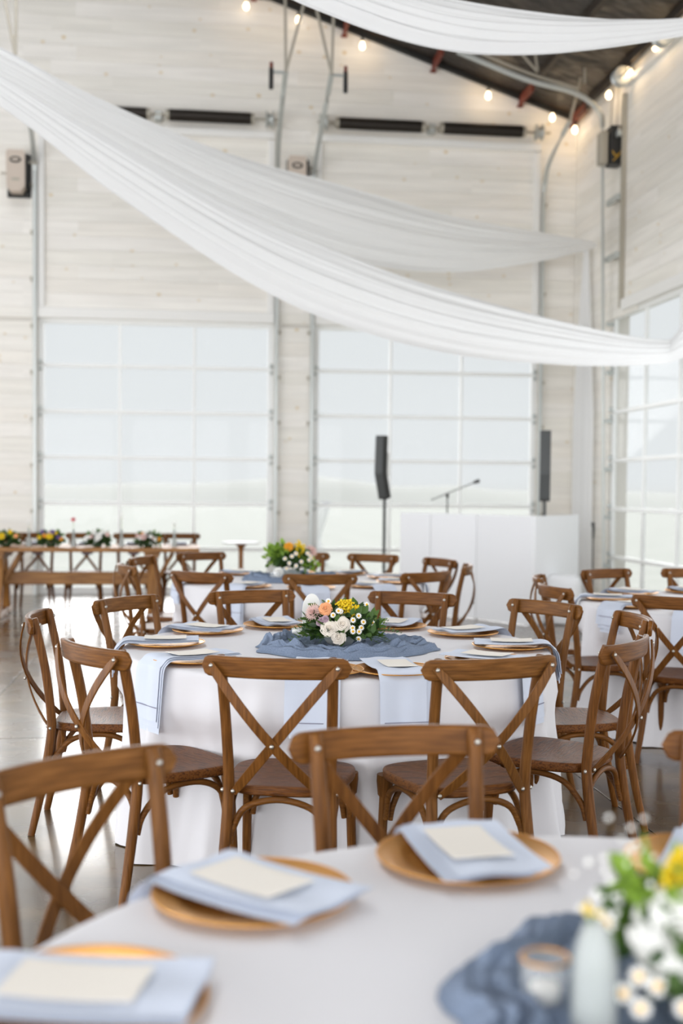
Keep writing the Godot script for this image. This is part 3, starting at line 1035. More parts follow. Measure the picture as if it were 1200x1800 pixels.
func make_setting() -> void:
	plate0 = thing("charger_plate", "", "plate")
	var b := MB.new()
	b.lathe(PackedVector2Array([Vector2(0, 0.004), Vector2(0.10, 0.004), Vector2(0.112, 0.0055), Vector2(0.122, 0.0105), Vector2(0.130, 0.013), Vector2(0.157, 0.0165), Vector2(0.163, 0.0172), Vector2(0.165, 0.0160), Vector2(0.163, 0.0145), Vector2(0.13, 0.010), Vector2(0.112, 0.001), Vector2(0, 0.0005)]), 72)
	obj("dish", b, M.gold, plate0)
	var r := MB.new()
	var ring := PackedVector3Array()
	for i in 72:
		for q in 6:
			var a := TAU * i / 72.0
			var e := TAU * q / 6.0
			var rr := 0.1635 + 0.0022 * cos(e)
			ring.append(Vector3(cos(a) * rr, 0.0168 + 0.0022 * sin(e), sin(a) * rr))
	r.grid(ring, 6, 72, true, true, true)
	obj("beaded_rim", r, M.gold, plate0)
	# napkins: a long folded strip over the plate and down the cloth; four ways of lying
	for k in 6:
		var t := thing("napkin", "", "napkin")
		var rn := RandomNumberGenerator.new()
		rn.seed = 60 + k
		for layer in 3:
			var w := 0.172 - 0.006 * layer
			var skew := 0.012 * (layer - 1) + rn.randf_range(-0.006, 0.006)
			var drop := (0.185 if k < 4 else 0.075) + 0.022 * layer + 0.02 * (k % 2)
			var up := 0.0098 - 0.0034 * layer
			var line := [[-0.135, 0.020], [-0.10, 0.019], [-0.04, 0.0165], [0.03, 0.0165], [0.10, 0.0185], [0.150, 0.0225], [0.176, 0.0190], [0.192, 0.0075], [0.204, -0.012], [0.210, -drop * 0.32], [0.216, -drop * 0.65], [0.222, -drop]]
			var path := []
			for q in line:
				path.append(Vector3(0, q[1], q[0]))
			var c := curve(path, 40)
			var P := PackedVector3Array()
			for side in [1, -1]:
				for i in 40:
					for e in 13:
						var v := (e / 12.0 - 0.5)
						var wave := 0.0022 * sin(v * 9.0 + i * 0.11 + k * 2.0 + layer) * (1.0 if c[i].y > 0.0 else 1.8)
						var off := up + wave + (0.0016 if side == 1 else 0.0)
						var nrm := Vector3.UP if i < 27 else Vector3(0, 0.25, 1).normalized()
						P.append(c[i] + Vector3(v * w + skew + 0.02 * (k - 1.5) * c[i].z, 0, 0) + nrm * off)
			var m := MB.new()
			var I := PackedInt32Array()
			var half := 40 * 13
			for i in 39:
				for e in 12:
					var a := i * 13 + e
					I.append_array([a, a + 1, a + 14, a, a + 14, a + 13, half + a, half + a + 14, half + a + 1, half + a, half + a + 13, half + a + 14])
			for i in 39:
				for e in [0, 12]:
					var a: int = i * 13 + e
					I.append_array([a, a + 13, half + a + 13, a, half + a + 13, half + a])
			for e in 12:
				for i in [0, 39]:
					var a: int = i * 13 + e
					I.append_array([a, half + a + 1, a + 1, a, half + a, half + a + 1])
			m.chunk(P, I, true)
			obj("folded_layer", m, M.napkin, t)
		var hem := MB.new()
		var hy := -0.150 if k < 4 else -0.045
		hem.bar(pts([[-0.080 + 0.02 * (k - 1.5) * 0.22, hy, 0.2315 if k < 4 else 0.228], [0.080 + 0.02 * (k - 1.5) * 0.22, hy, 0.2315 if k < 4 else 0.228]]), [0.004], [0.002], Vector3(0, 0, 1))
		obj("hem_stitch", hem, M.napkin_grey, t)
		napkins.append(t)
	card0 = thing("menu_card", "", "card")
	var cm := MB.new()
	cm.bar(pts([[0, 0.0375, -0.085], [0, 0.0352, -0.03], [0, 0.0352, 0.03], [0, 0.0385, 0.092]]), [0.112], [0.0016], Vector3(0, 1, 0))
	obj("card_sheet", cm, M.card, card0)

func setting(cx: float, cz: float, deg: float, r: float, where: String, group: String, k: int) -> void:
	var a := deg_to_rad(deg)
	var at := Vector3(cx + sin(a) * r, TOP + 0.0015, cz + cos(a) * r)
	var turn := a + 0.10 * sin(k * 2.3)
	var first: bool = plate0.get_meta("label") == ""
	var lp := "gold charger plate under the napkin, %s" % where
	var ln := "pale blue napkin hanging down, %s" % where
	var lc := "cream menu card on the napkin, %s" % where
	if first:
		plate0.position = at
		tag(plate0, lp, "plate", "gold charger plates on the " + group)
		card0.position = at
		card0.rotation.y = turn
		tag(card0, lc, "card", "menu cards on the " + group)
	else:
		copy(plate0, lp, at, turn, "gold charger plates on the " + group)
		copy(card0, lc, at, turn, "menu cards on the " + group)
	# the napkin reaches the rim of the table wherever its plate lies
	var np: Node3D = napkins[k % 4 if where.begins_with("front") or where.begins_with("near") or where.begins_with("far side") else 4 + k % 2]
	var shift := 0.915 - r - 0.188
	var nat := at + Vector3(sin(a), 0, cos(a)) * shift
	if np.get_meta("label") == "":
		np.position = nat
		np.rotation.y = turn
		tag(np, ln, "napkin", "blue napkins on the " + group)
	else:
		copy(np, ln, nat, turn, "blue napkins on the " + group)

func gauze_runner(label: String, cx: float, cz: float, rx: float, rz: float, sd: int, tails := 0.0) -> void:
	# loosely gathered gauze laid in a ring, wrinkled along its length
	var f := FastNoiseLite.new()
	f.seed = sd
	f.frequency = 1.0
	f.fractal_octaves = 2
	var nu := 380
	var nv := 64
	var P := PackedVector3Array()
	for j in nv:
		var s := float(j) / (nv - 1)
		for i in nu:
			var a := TAU * i / nu
			var c := Vector2(cos(a), sin(a))
			var edge := 1.0 + 0.16 * f.get_noise_2d(c.x * 1.2 + 3.0, c.y * 1.2) + 0.02 * f.get_noise_2d(c.x * 5.0, c.y * 5.0) + tails * pow(maxf(0.0, c.x), 14.0)
			var rad := lerpf(0.05, 1.0, s) * edge
			var ridge := exp(-pow((s - 0.78) / 0.17, 2.0)) * (0.85 + 0.5 * f.get_noise_2d(c.x * 2.4, c.y * 2.4 + 5.0))
			var ridge2 := 0.55 * exp(-pow((s - 0.42 - 0.1 * sin(a * 2.0)) / 0.12, 2.0))
			var w1 := 1.0 - absf(f.get_noise_3d(c.x * 0.9, c.y * 0.9, s * 8.0)) * 2.4
			var w2 := 1.0 - absf(f.get_noise_3d(c.x * 1.7 + 9.0, c.y * 1.7, s * 19.0)) * 2.4
			var rim := smoothstep(1.0, 0.93, s)
			var h := (0.004 + 0.026 * (ridge + ridge2) + 0.015 * w1 * (0.4 + ridge) + 0.009 * w2 * (0.5 + ridge)) * rim
			P.append(Vector3(cx + c.x * rad * rx, TOP + 0.003 + maxf(0.0, h), cz + c.y * rad * rz))
	var m := MB.new()
	m.grid(P, nu, nv, true, false, false)
	tag(obj("gauze_runner", m, M.gauze), label, "table runner")


# ------------------------------------------------------------------ flowers
func leaf(m: MB, base: Vector3, dir: Vector3, len: float, wid: float, curl: float, side: Vector3) -> void:
	var P := PackedVector3Array()
	var d := dir.normalized()
	var s := (side - d * side.dot(d)).normalized()
	var up := s.cross(d).normalized()
	for j in 5:
		var u := j / 4.0
		var w := wid * sin(PI * clampf(0.06 + u * 0.94, 0, 1)) * (1.15 - 0.45 * u)
		var c := base + d * len * u + up * curl * len * u * u
		P.append(c - s * w + up * w * 0.25)
		P.append(c)
		P.append(c + s * w + up * w * 0.25)
	m.grid(P, 3, 5)

func frond(m: MB, base: Vector3, dir: Vector3, len: float, r: RandomNumberGenerator) -> void:
	var d := dir.normalized()
	var s := d.cross(Vector3(0.1, 1, 0.2)).normalized()
	var droop := Vector3(0, -0.35, 0)
	for k in 8:
		var u := 0.15 + 0.85 * k / 7.0
		var c := base + d * len * u + droop * len * u * u
		for q in [-1, 1]:
			leaf(m, c, d * 0.7 + s * q, len * 0.34 * (1.15 - u), len * 0.055, r.randf_range(-0.2, 0.1), d + Vector3(0, 0.1, 0))
	m.tube(PackedVector3Array([base, base + d * len * 0.5 + droop * len * 0.25, base + d * len + droop * len]), [0.0015, 0.0012, 0.0006], 5)

func rose(t: Node3D, called: String, at: Vector3, dir: Vector3, rad: float, m: Material, layers := 5) -> void:
	var b := MB.new()
	var B := frame_to(dir)
	var r := RandomNumberGenerator.new()
	r.seed = int(at.x * 9173 + at.y * 3571 + at.z * 101) & 0xffff
	for L in layers:
		var g := float(L) / (layers - 1)
		var k := 3 + L
		var rr := rad * (0.20 + 0.72 * g)
		var top := rad * (0.50 - 0.55 * g * g)
		for p in k:
			var a0 := TAU * p / k + L * 1.1 + r.randf_range(-0.15, 0.15)
			var span := TAU / k * 1.3
			var tall := r.randf_range(-0.06, 0.06) * rad
			var P := PackedVector3Array()
			for j in 7:
				var u := minf(1.0, j / 5.0)
				for i in 9:
					var q := i / 8.0 - 0.5
					var a := a0 + q * span * (0.45 + 0.55 * u)
					var out := rr * (0.35 + 0.65 * pow(u, 0.8)) * (1.0 + 0.20 * q)
					var y := lerpf(-rad * 0.40, top + tall, pow(u, 1.15)) - q * q * rad * 0.42 * u
					if j == 6:
						out += rad * (0.07 + 0.08 * g)
						y -= rad * 0.07
					P.append(at + B * Vector3(cos(a) * out, y, sin(a) * out))
			b.grid(P, 9, 7)
	b.ball(at + B * Vector3(0, rad * 0.16, 0), Vector3(rad * 0.17, rad * 0.34, rad * 0.17), 10, 6, B)
	b.ball(at + B * Vector3(0, -rad * 0.42, 0), Vector3(rad * 0.55, rad * 0.22, rad * 0.55), 12, 5, B)
	obj(called, b, m, t)

func daisy(t: Node3D, at: Vector3, dir: Vector3, rad: float) -> void:
	var B := frame_to(dir)
	var b := MB.new()
	for k in 11:
		var a := TAU * k / 11.0
		var d := Vector3(cos(a), 0.08 - 0.10 * (k % 2), sin(a))
		leaf(b, at + B * (d * rad * 0.25), B * d, rad * 0.78, rad * 0.21, -0.12, B * Vector3(-sin(a), 0, cos(a)))
	var o := obj("daisy", b, M.petal_white, t)
	var c := MB.new()
	c.ball(at + B * Vector3(0, rad * 0.08, 0), Vector3(rad * 0.40, rad * 0.26, rad * 0.40), 10, 6, B)
	obj("daisy_eye", c, M.eye_yellow, o)

func mum(t: Node3D, called: String, at: Vector3, dir: Vector3, rad: float, m: Material) -> void:
	var B := frame_to(dir)
	var b := MB.new()
	for L in 5:
		var k := 8 + L * 4
		var el := 1.25 - L * 0.33
		for p in k:
			var a := TAU * p / k + L * 0.5
			var d := Vector3(cos(a) * cos(el), sin(el), sin(a) * cos(el))
			leaf(b, at + B * (d * rad * 0.2), B * d, rad * (0.62 + 0.09 * L), rad * 0.085, 0.15, B * Vector3(-sin(a), 0, cos(a)))
	obj(called, b, m, t)

func sprays(t: Node3D, called: String, C: Array, spread: Vector3, count: int, rad: float, m: Material, sd: int) -> void:
	var r := RandomNumberGenerator.new()
	r.seed = sd
	var b := MB.new()
	for k in count:
		var c: Vector3 = C[k % C.size()]
		var d := Vector3(r.randfn(), r.randfn(), r.randfn()) * 0.5
		d = d.limit_length(1.0)
		b.ball(c + d * spread, Vector3.ONE * rad * r.randf_range(0.7, 1.3), 6, 4)
	stuff(obj(called, b, m, t))

func foliage(t: Node3D, called: String, c: Vector3, size: Vector3, count: int, len: float, wid: float, m: Material, sd: int, low := -0.15) -> void:
	var r := RandomNumberGenerator.new()
	r.seed = sd
	var b := MB.new()
	for k in count:
		var d := Vector3(r.randf_range(-1, 1), r.randf_range(low, 1), r.randf_range(-1, 1)).normalized()
		var base := c + d * size * r.randf_range(0.25, 0.72)
		var e := (d * size.normalized() + Vector3(r.randf_range(-0.5, 0.5), r.randf_range(-0.4, 0.5), r.randf_range(-0.5, 0.5))).normalized()
		leaf(b, base, e, len * r.randf_range(0.7, 1.3), wid * r.randf_range(0.7, 1.3), r.randf_range(-0.35, 0.1), Vector3(r.randf_range(-1, 1), r.randf_range(-1, 1), r.randf_range(-1, 1)) + Vector3(0.01, 0, 0))
	stuff(obj(called, b, m, t))

func fronds(t: Node3D, list: Array, m: Material, sd: int) -> void:
	var r := RandomNumberGenerator.new()
	r.seed = sd
	for q in list:
		var b := MB.new()
		frond(b, q[0], q[1], q[2], r)
		obj("fern_frond", b, m, t)

func bowl(t: Node3D, r: float, h: float, m: Material) -> void:
	var b := MB.new()
	b.lathe(PackedVector2Array([Vector2(0, 0), Vector2(r * 0.7, 0), Vector2(r * 0.95, h * 0.4), Vector2(r, h), Vector2(r * 0.93, h), Vector2(r * 0.85, h * 0.45), Vector2(0, h * 0.2)]), 28)
	obj("bowl", b, m, t)

func votive(at: Vector3, label: String, rad: float, h: float, m: Material, rim: Material, wax := true) -> void:
	var t := thing("votive_holder", label, "candle holder", at)
	var b := MB.new()
	b.lathe(PackedVector2Array([Vector2(0, 0), Vector2(rad * 0.78, 0), Vector2(rad * 0.84, 0.004), Vector2(rad, h * 0.6), Vector2(rad, h), Vector2(rad * 0.93, h), Vector2(rad * 0.92, h * 0.6), Vector2(rad * 0.76, 0.008), Vector2(0, 0.007)]), 32)
	obj("glass_cup", b, m, t)
	if rim:
		var P := PackedVector3Array()
		for i in 36:
			for q in 6:
				var a := TAU * i / 36.0
				var e := TAU * q / 6.0
				var rr := rad * 0.965 + 0.0022 * cos(e)
				P.append(Vector3(cos(a) * rr, h + 0.0022 * sin(e), sin(a) * rr))
		var c := MB.new()
		c.grid(P, 6, 36, true, true, true)
		obj("gilt_rim", c, rim, t)
	if wax:
		var w := thing("tealight_candle", "small white candle inside the " + label, "candle", at)
		var k := MB.new()
		k.lathe(PackedVector2Array([Vector2(0, 0.009), Vector2(rad * 0.55, 0.009), Vector2(rad * 0.6, 0.013), Vector2(rad * 0.6, h * 0.42), Vector2(rad * 0.5, h * 0.47), Vector2(0, h * 0.46)]), 24)
		obj("wax", k, M.wax, w)
		var wk := MB.new()
		wk.tube(pts([[0, h * 0.45, 0], [0.001, h * 0.56, 0]]), [0.0012], 5)
		obj("wick", wk, M.black, w)

func flowers_middle() -> void:
	var t := thing("flower_arrangement", "low bouquet of cream roses, goldenrod and daisies on the middle round table", "flowers", Vector3(0.605, TOP + 0.012, -4.95), 0.0, "")
	bowl(t, 0.07, 0.06, M.frosted)
	foliage(t, "foliage", Vector3(0, 0.05, 0), Vector3(0.22, 0.17, 0.17), 620, 0.042, 0.012, M.leaf_dark, 71, -0.05)
	foliage(t, "leaf_cluster", Vector3(0.01, 0.05, 0.02), Vector3(0.24, 0.18, 0.18), 170, 0.042, 0.013, M.leaf, 72, -0.05)
	fronds(t, [[Vector3(-0.07, 0.06, 0.06), Vector3(-1, 0.55, 0.35), 0.17], [Vector3(-0.09, 0.05, 0.06), Vector3(-1, 0.25, 0.5), 0.17], [Vector3(-0.08, 0.09, 0.04), Vector3(-1, 0.6, 0.1), 0.13], [Vector3(0.10, 0.05, 0.05), Vector3(1, 0.45, 0.2), 0.17], [Vector3(0.09, 0.04, 0.09), Vector3(0.9, 0.35, 0.9), 0.15], [Vector3(-0.05, 0.05, 0.08), Vector3(-0.6, 0.2, 1), 0.11], [Vector3(0.08, 0.05, 0.06), Vector3(1, 0.25, 0.5), 0.13], [Vector3(0.07, 0.05, 0.07), Vector3(0.8, 0.1, 0.9), 0.13], [Vector3(0.03, 0.05, 0.08), Vector3(0.3, 0.1, 1), 0.10], [Vector3(-0.04, 0.13, 0.0), Vector3(-0.4, 1, 0), 0.10], [Vector3(0.1, 0.09, 0), Vector3(1, 0.5, 0), 0.12]], M.leaf, 73)
	for q in [[-0.060, 0.082, 0.120, 0.034], [-0.004, 0.100, 0.115, 0.033], [-0.020, 0.048, 0.130, 0.029]]:
		rose(t, "rose", Vector3(q[0], q[1], q[2]), Vector3(q[0] * 2.0, 0.35, 1), q[3], M.rose_cream)
	rose(t, "ranunculus", Vector3(-0.072, 0.162, 0.085), Vector3(-0.2, 0.45, 1), 0.027, M.peach, 6)
	mum(t, "chrysanthemum", Vector3(-0.118, 0.142, 0.055), Vector3(-0.7, 0.4, 0.8), 0.038, M.mum)
	for q in [[-0.088, 0.115, 0.10], [-0.075, 0.122, 0.11], [-0.098, 0.105, 0.10]]:
		rose(t, "lilac_bloom", Vector3(q[0], q[1], q[2]), Vector3(-0.3, 0.3, 1), 0.014, M.lilac, 3)
	sprays(t, "goldenrod", [Vector3(0.0, 0.172, 0.045), Vector3(0.03, 0.178, 0.04), Vector3(0.05, 0.160, 0.05), Vector3(0.045, 0.145, 0.06), Vector3(0.015, 0.15, 0.06)], Vector3(0.028, 0.022, 0.03), 260, 0.0046, M.goldenrod, 74)
	for q in [[-0.056, 0.190, 0.05], [-0.010, 0.152, 0.10], [-0.043, 0.138, 0.115], [0.040, 0.118, 0.125], [0.067, 0.133, 0.10], [0.086, 0.108, 0.11], [0.037, 0.086, 0.135], [0.038, 0.072, 0.14], [0.076, 0.085, 0.12], [0.065, 0.070, 0.13], [0.062, 0.040, 0.14], [0.108, 0.175, 0.05], [0.104, 0.155, 0.06], [-0.02, 0.155, 0.11], [0.13, 0.10, 0.07]]:
		daisy(t, Vector3(q[0], q[1], q[2]), Vector3(q[0] * 2.0, 0.25, 1), 0.0135)
	for q in [Vector3(0.085, 0.14, 0.08), Vector3(0.055, 0.135, 0.09), Vector3(0.105, 0.115, 0.08)]:
		var b := MB.new()
		leaf(b, q, Vector3(0.5, 0.7, 0.2), 0.045, 0.016, -0.2, Vector3(1, 0, 0))
		obj("broad_leaf", b, M.leaf, t)
	sprays(t, "feverfew", [Vector3(0.13, 0.12, 0.03), Vector3(0.16, 0.11, 0.02), Vector3(0.18, 0.105, 0.02)], Vector3(0.03, 0.018, 0.03), 44, 0.0032, M.leaf_light, 75)
	var s := thing("table_sign", "white arched table sign standing behind the bouquet on the middle table", "sign", Vector3(0.50, TOP + 0.02, -5.12), 0.1)
	var P := []
	for i in 17:
		var a := PI * i / 16.0
		P.append(Vector3(cos(a) * 0.042, 0.12 + sin(a) * 0.075, 0))
	P.append(Vector3(-0.042, 0.012, 0))
	P.append(Vector3(0.042, 0.012, 0))
	var m := MB.new()
	m.prism(pts(P), Vector3(0, 0, 0.006))
	obj("arched_panel", m, M.petal_white, s)
	var f := MB.new()
	f.box(Vector3(0, 0.008, 0.003), Vector3(0.10, 0.016, 0.04), 0.003)
	obj("foot", f, M.petal_white, s)
	votive(Vector3(0.448, TOP + 0.008, -5.13), "white pressed-glass votive left of the bouquet on the middle table", 0.034, 0.052, M.petal_white, null, false)

func flowers_back() -> void:
	var t := thing("flower_arrangement", "leafy green and yellow bouquet on the back round table", "flowers", Vector3(0.70, TOP + 0.012, -8.75))
	bowl(t, 0.07, 0.06, M.frosted)
	foliage(t, "foliage", Vector3(0, 0.10, 0), Vector3(0.19, 0.16, 0.16), 420, 0.04, 0.013, M.leaf_dark, 81)
	foliage(t, "leaf_cluster", Vector3(-0.02, 0.12, 0.02), Vector3(0.21, 0.18, 0.16), 240, 0.045, 0.015, M.leaf, 82)
	foliage(t, "pale_leaf_cluster", Vector3(-0.10, 0.16, 0.04), Vector3(0.13, 0.16, 0.10), 110, 0.045, 0.018, M.leaf_light, 83)
	foliage(t, "pale_leaf_cluster", Vector3(0.13, 0.08, 0.06), Vector3(0.09, 0.09, 0.08), 60, 0.045, 0.018, M.leaf_light, 84)
	rose(t, "ranunculus", Vector3(-0.03, 0.24, 0.08), Vector3(-0.2, 0.6, 1), 0.034, M.orange, 5)
	sprays(t, "goldenrod", [Vector3(0.05, 0.25, 0.05), Vector3(0.04, 0.20, 0.08), Vector3(0.07, 0.22, 0.06)], Vector3(0.03, 0.045, 0.03), 150, 0.006, M.goldenrod, 85)
	for q in [[-0.01, 0.17, 0.15], [0.02, 0.19, 0.14], [-0.03, 0.12, 0.16], [0.02, 0.10, 0.17], [-0.05, 0.08, 0.16], [0.11, 0.19, 0.10], [0.13, 0.17, 0.10], [0.12, 0.14, 0.12], [0.15, 0.15, 0.09], [0.06, 0.13, 0.15], [-0.06, 0.15, 0.14], [0.16, 0.12, 0.08]]:
		daisy(t, Vector3(q[0], q[1], q[2]), Vector3(q[0] * 2.0, 0.3, 1), 0.017)
	mum(t, "chrysanthemum", Vector3(0.14, 0.20, 0.03), Vector3(0.5, 0.6, 0.7), 0.05, M.mum)
	rose(t, "pale_bloom", Vector3(-0.11, 0.05, 0.13), Vector3(-0.4, 0.2, 1), 0.035, M.petal_white, 4)
	votive(Vector3(0.56, TOP + 0.008, -8.55), "clear glass votive beside the bouquet on the back table", 0.036, 0.06, M.clear, null, true)

func flowers_front() -> void:
	# its middle stands right of the frame: bowl, leaves and blooms reach in
	var t := thing("flower_arrangement", "blurred bouquet with a big white rose on the foreground table", "flowers", Vector3(0.66, TOP + 0.012, -1.38))
	bowl(t, 0.075, 0.06, M.frosted)
	foliage(t, "foliage", Vector3(0, 0.06, 0), Vector3(0.19, 0.15, 0.17), 460, 0.040, 0.013, M.leaf_dark, 91)
	foliage(t, "leaf_cluster", Vector3(-0.02, 0.08, 0.0), Vector3(0.19, 0.15, 0.17), 200, 0.040, 0.014, M.leaf, 92)
	foliage(t, "pale_leaf_cluster", Vector3(-0.08, 0.15, -0.02), Vector3(0.09, 0.06, 0.08), 46, 0.036, 0.014, M.leaf_light, 93)
	rose(t, "rose", Vector3(-0.078, 0.122, 0.045), Vector3(-0.5, 0.4, 1), 0.056, M.petal_white, 6)
	rose(t, "rose", Vector3(-0.02, 0.10, 0.13), Vector3(0.0, 0.4, 1), 0.036, M.rose_cream, 5)
	sprays(t, "goldenrod", [Vector3(-0.06, 0.178, 0.0), Vector3(-0.04, 0.19, 0.0), Vector3(-0.03, 0.17, 0.02)], Vector3(0.03, 0.025, 0.03), 200, 0.005, M.goldenrod, 94)
	for q in [[-0.135, 0.082, 0.060], [-0.118, 0.076, 0.075], [-0.152, 0.060, 0.055], [-0.138, 0.050, 0.075], [-0.095, 0.060, 0.10], [-0.09, 0.03, 0.12], [-0.155, 0.125, 0.0]]:
		daisy(t, Vector3(q[0], q[1], q[2]), Vector3(q[0] * 3.0, 0.25, 1), 0.0135)
	sprays(t, "feverfew", [Vector3(-0.15, 0.19, 0.0), Vector3(-0.13, 0.215, -0.04), Vector3(-0.16, 0.16, 0.0)], Vector3(0.05, 0.05, 0.05), 34, 0.0036, M.petal_white, 95)
	# frosted bud vase
	var v := thing("bud_vase", "frosted white glass bud vase with a yellow sprig on the foreground table", "vase", Vector3(0.470, TOP + 0.016, -1.32))
	var b := MB.new()
	b.lathe(PackedVector2Array([Vector2(0, 0), Vector2(0.024, 0), Vector2(0.027, 0.006), Vector2(0.027, 0.085), Vector2(0.0255, 0.105), Vector2(0.021, 0.125), Vector2(0.015, 0.140), Vector2(0.012, 0.146), Vector2(0.010, 0.146), Vector2(0.012, 0.135), Vector2(0.019, 0.115), Vector2(0.022, 0.09), Vector2(0.022, 0.01), Vector2(0, 0.008)]), 32)
	obj("vase_body", b, M.frosted, v)
	var st := MB.new()
	st.tube(curve([[0.004, 0.01, 0], [0.0, 0.09, 0], [-0.008, 0.155, 0.0]], 8), [0.0015], 6)
	obj("stem", st, M.leaf_light, v)
	sprays(v, "yellow_sprig", [Vector3(-0.010, 0.160, 0), Vector3(-0.012, 0.165, 0.004), Vector3(0.002, 0.155, 0)], Vector3(0.006, 0.006, 0.006), 22, 0.0022, M.goldenrod, 96)
	votive(Vector3(0.437, TOP + 0.022, -1.41), "clear glass votive with gilt rim on the foreground table", 0.031, 0.062, M.clear, M.gold, true)


# ------------------------------------------------------------------ the far side of the hall
func farm_table() -> void:
	var t := thing("farm_table", "long rustic wooden trestle table in front of the left glazed door", "table", Vector3(0, 0, 0))
	var x0 := -4.6
	var x1 := 0.02
	var z0 := -13.75
	var z1 := -12.85
	for k in 5:
		var b := MB.new()
		b.box(Vector3((x0 + x1) * 0.5, 0.752, z0 + 0.09 + 0.18 * k), Vector3(x1 - x0, 0.045, 0.176), 0.006)
		obj("top_board", b, M.plank_wood, t)
	for x in [-0.50, -2.16, -4.1]:
		var c := MB.new()
		c.prism(pts([[x - 0.09, 0.728, z0 + 0.1], [x + 0.09, 0.728, z0 + 0.1], [x + 0.065, 0.65, z0 + 0.1], [x - 0.065, 0.65, z0 + 0.1]]), Vector3(0, 0, 0.70))
		obj("cleat", c, M.plank_wood, t)
		for s in [-1, 1]:
			var l := MB.new()
			l.bar(pts([[x, 0.66, -13.3 + 0.10 * s], [x, 0.06, -13.3 + 0.33 * s]]), [0.085], [0.10], Vector3(1, 0, 0), 0.06)
			obj("leg", l, M.plank_wood_upright, t)
		var f := MB.new()
		f.box(Vector3(x, 0.035, -13.3), Vector3(0.11, 0.07, 0.86), 0.01)
		obj("foot", f, M.plank_wood, t)
		for s in [-1, 1]:
			var br := MB.new()
			br.bar(pts([[x + 0.22, 0.70, -13.3 + 0.10 * s], [x + 0.03, 0.36, -13.3 + 0.08 * s]]), [0.045], [0.05], Vector3(0, 0, 1), 0.06)
			obj("brace", br, M.plank_wood_upright, t)
	var sb := MB.new()
	sb.box(Vector3((-4.1 - 0.5) * 0.5, 0.415, -13.3), Vector3(3.7, 0.145, 0.05), 0.008)
	obj("stretcher", sb, M.plank_wood, t)
	var cn := ["at the far left of the frame", "left of the first tall bud vase", "behind the second bouquet", "behind the third bouquet", "at the table's right end"]
	var k := 0
	for x in [-2.42, -1.87, -1.31, -0.76, -0.21]:
		chair_at(x, -14.12, 180, "wooden crossback chair behind the long farm table, " + cn[k], "chairs behind the farm table")
		k += 1
	# napkins over its far edge, plates and place cards
	var pn := ["at the picture's left edge", "between first and second bouquets", "between second and third bouquets", "between third and fourth bouquets", "at the right end"]
	k = 0
	for x in [-2.40, -1.85, -1.29, -0.76, -0.21]:
		var p := thing("dinner_plate", "white dinner plate on the farm table, " + pn[k], "plate", Vector3(x, 0.7755, -13.52), 0.0, "white plates on the farm table")
		var b := MB.new()
		b.lathe(PackedVector2Array([Vector2(0, 0.004), Vector2(0.085, 0.004), Vector2(0.10, 0.010), Vector2(0.135, 0.018), Vector2(0.137, 0.016), Vector2(0.10, 0.005), Vector2(0, 0.0)]), 40)
		obj("dish", b, M.plate_white, p)
		var n := thing("napkin", "grey blue napkin hanging off the farm table's far edge, " + pn[k], "napkin", Vector3(x + 0.02, 0.7755, -13.52), PI, "napkins on the farm table")
		var m := MB.new()
		m.bar(curve([[0, 0.026, -0.10], [0, 0.024, 0.0], [0, 0.026, 0.13], [0, 0.012, 0.20], [0, 0.004, 0.235], [0, -0.03, 0.25], [0, -0.12, 0.255]], 24), [0.13], [0.012], Vector3(0, 1, 0.05))
		obj("folded_cloth", m, M.napkin_grey, n)
		k += 1
	# bouquets and tall bud vases
	var bn := ["yellow and peach bouquet at the left end of the farm table", "mixed bouquet with a yellow bloom, second on the farm table", "white and green bouquet, third on the farm table", "pink and yellow bouquet nearest the farm table's right end"]
	var bm := [[M.goldenrod, M.violet, M.peach], [M.goldenrod, M.lilac, M.orange], [M.petal_white, M.petal_white, M.mum], [M.mum, M.lilac, M.orange]]
	k = 0
	for x in [-2.08, -1.60, -1.10, -0.545]:
		var f := thing("flower_arrangement", bn[k], "flowers", Vector3(x, 0.7755, -13.12))
		bowl(f, 0.055, 0.035, M.leaf_dark)
		foliage(f, "foliage", Vector3(0, 0.05, 0), Vector3(0.185, 0.15, 0.13), 330, 0.046, 0.017, M.leaf_dark, 120 + k)
		foliage(f, "leaf_cluster", Vector3(0, 0.06, 0), Vector3(0.20, 0.17, 0.14), 110, 0.046, 0.016, M.leaf, 130 + k)
		var r := RandomNumberGenerator.new()
		r.seed = 140 + k
		for j in 9:
			var px := -0.115 + 0.029 * j
			rose(f, "bloom", Vector3(px, 0.09 + 0.08 * r.randf(), 0.07 + 0.03 * r.randf()), Vector3(px, 0.5, 1), 0.019 + 0.007 * r.randf(), bm[k][j % 3] if j % 2 == 0 else M.violet if k == 1 else M.petal_white if k > 1 else M.leaf_light, 3)
		rose(f, "main_bloom", Vector3([-0.03, 0.0, 0.02, -0.05][k], 0.12, 0.11), Vector3(0, 0.4, 1), 0.034, bm[k][0], 4)
		k += 1
	var vn := ["tall clear bud vase with pale stems, leftmost on the farm table", "tall clear bud vase holding one pink flower on the farm table", "tall clear bud vase with white sprig, third on the farm table", "tall clear bud vase at the farm table's right end"]
	k = 0
	for x in [-1.84, -1.36, -0.84, -0.26]:
		var v := thing("bud_vase", vn[k], "vase", Vector3(x, 0.7755, -13.15))
		var b := MB.new()
		b.lathe(PackedVector2Array([Vector2(0, 0), Vector2(0.032, 0), Vector2(0.034, 0.01), Vector2(0.030, 0.06), Vector2(0.014, 0.11), Vector2(0.013, 0.17), Vector2(0.018, 0.19), Vector2(0.016, 0.19), Vector2(0.011, 0.17), Vector2(0.012, 0.11), Vector2(0.027, 0.06), Vector2(0.03, 0.012), Vector2(0, 0.008)]), 24)
		obj("vase_body", b, M.frosted, v)
		var s := MB.new()
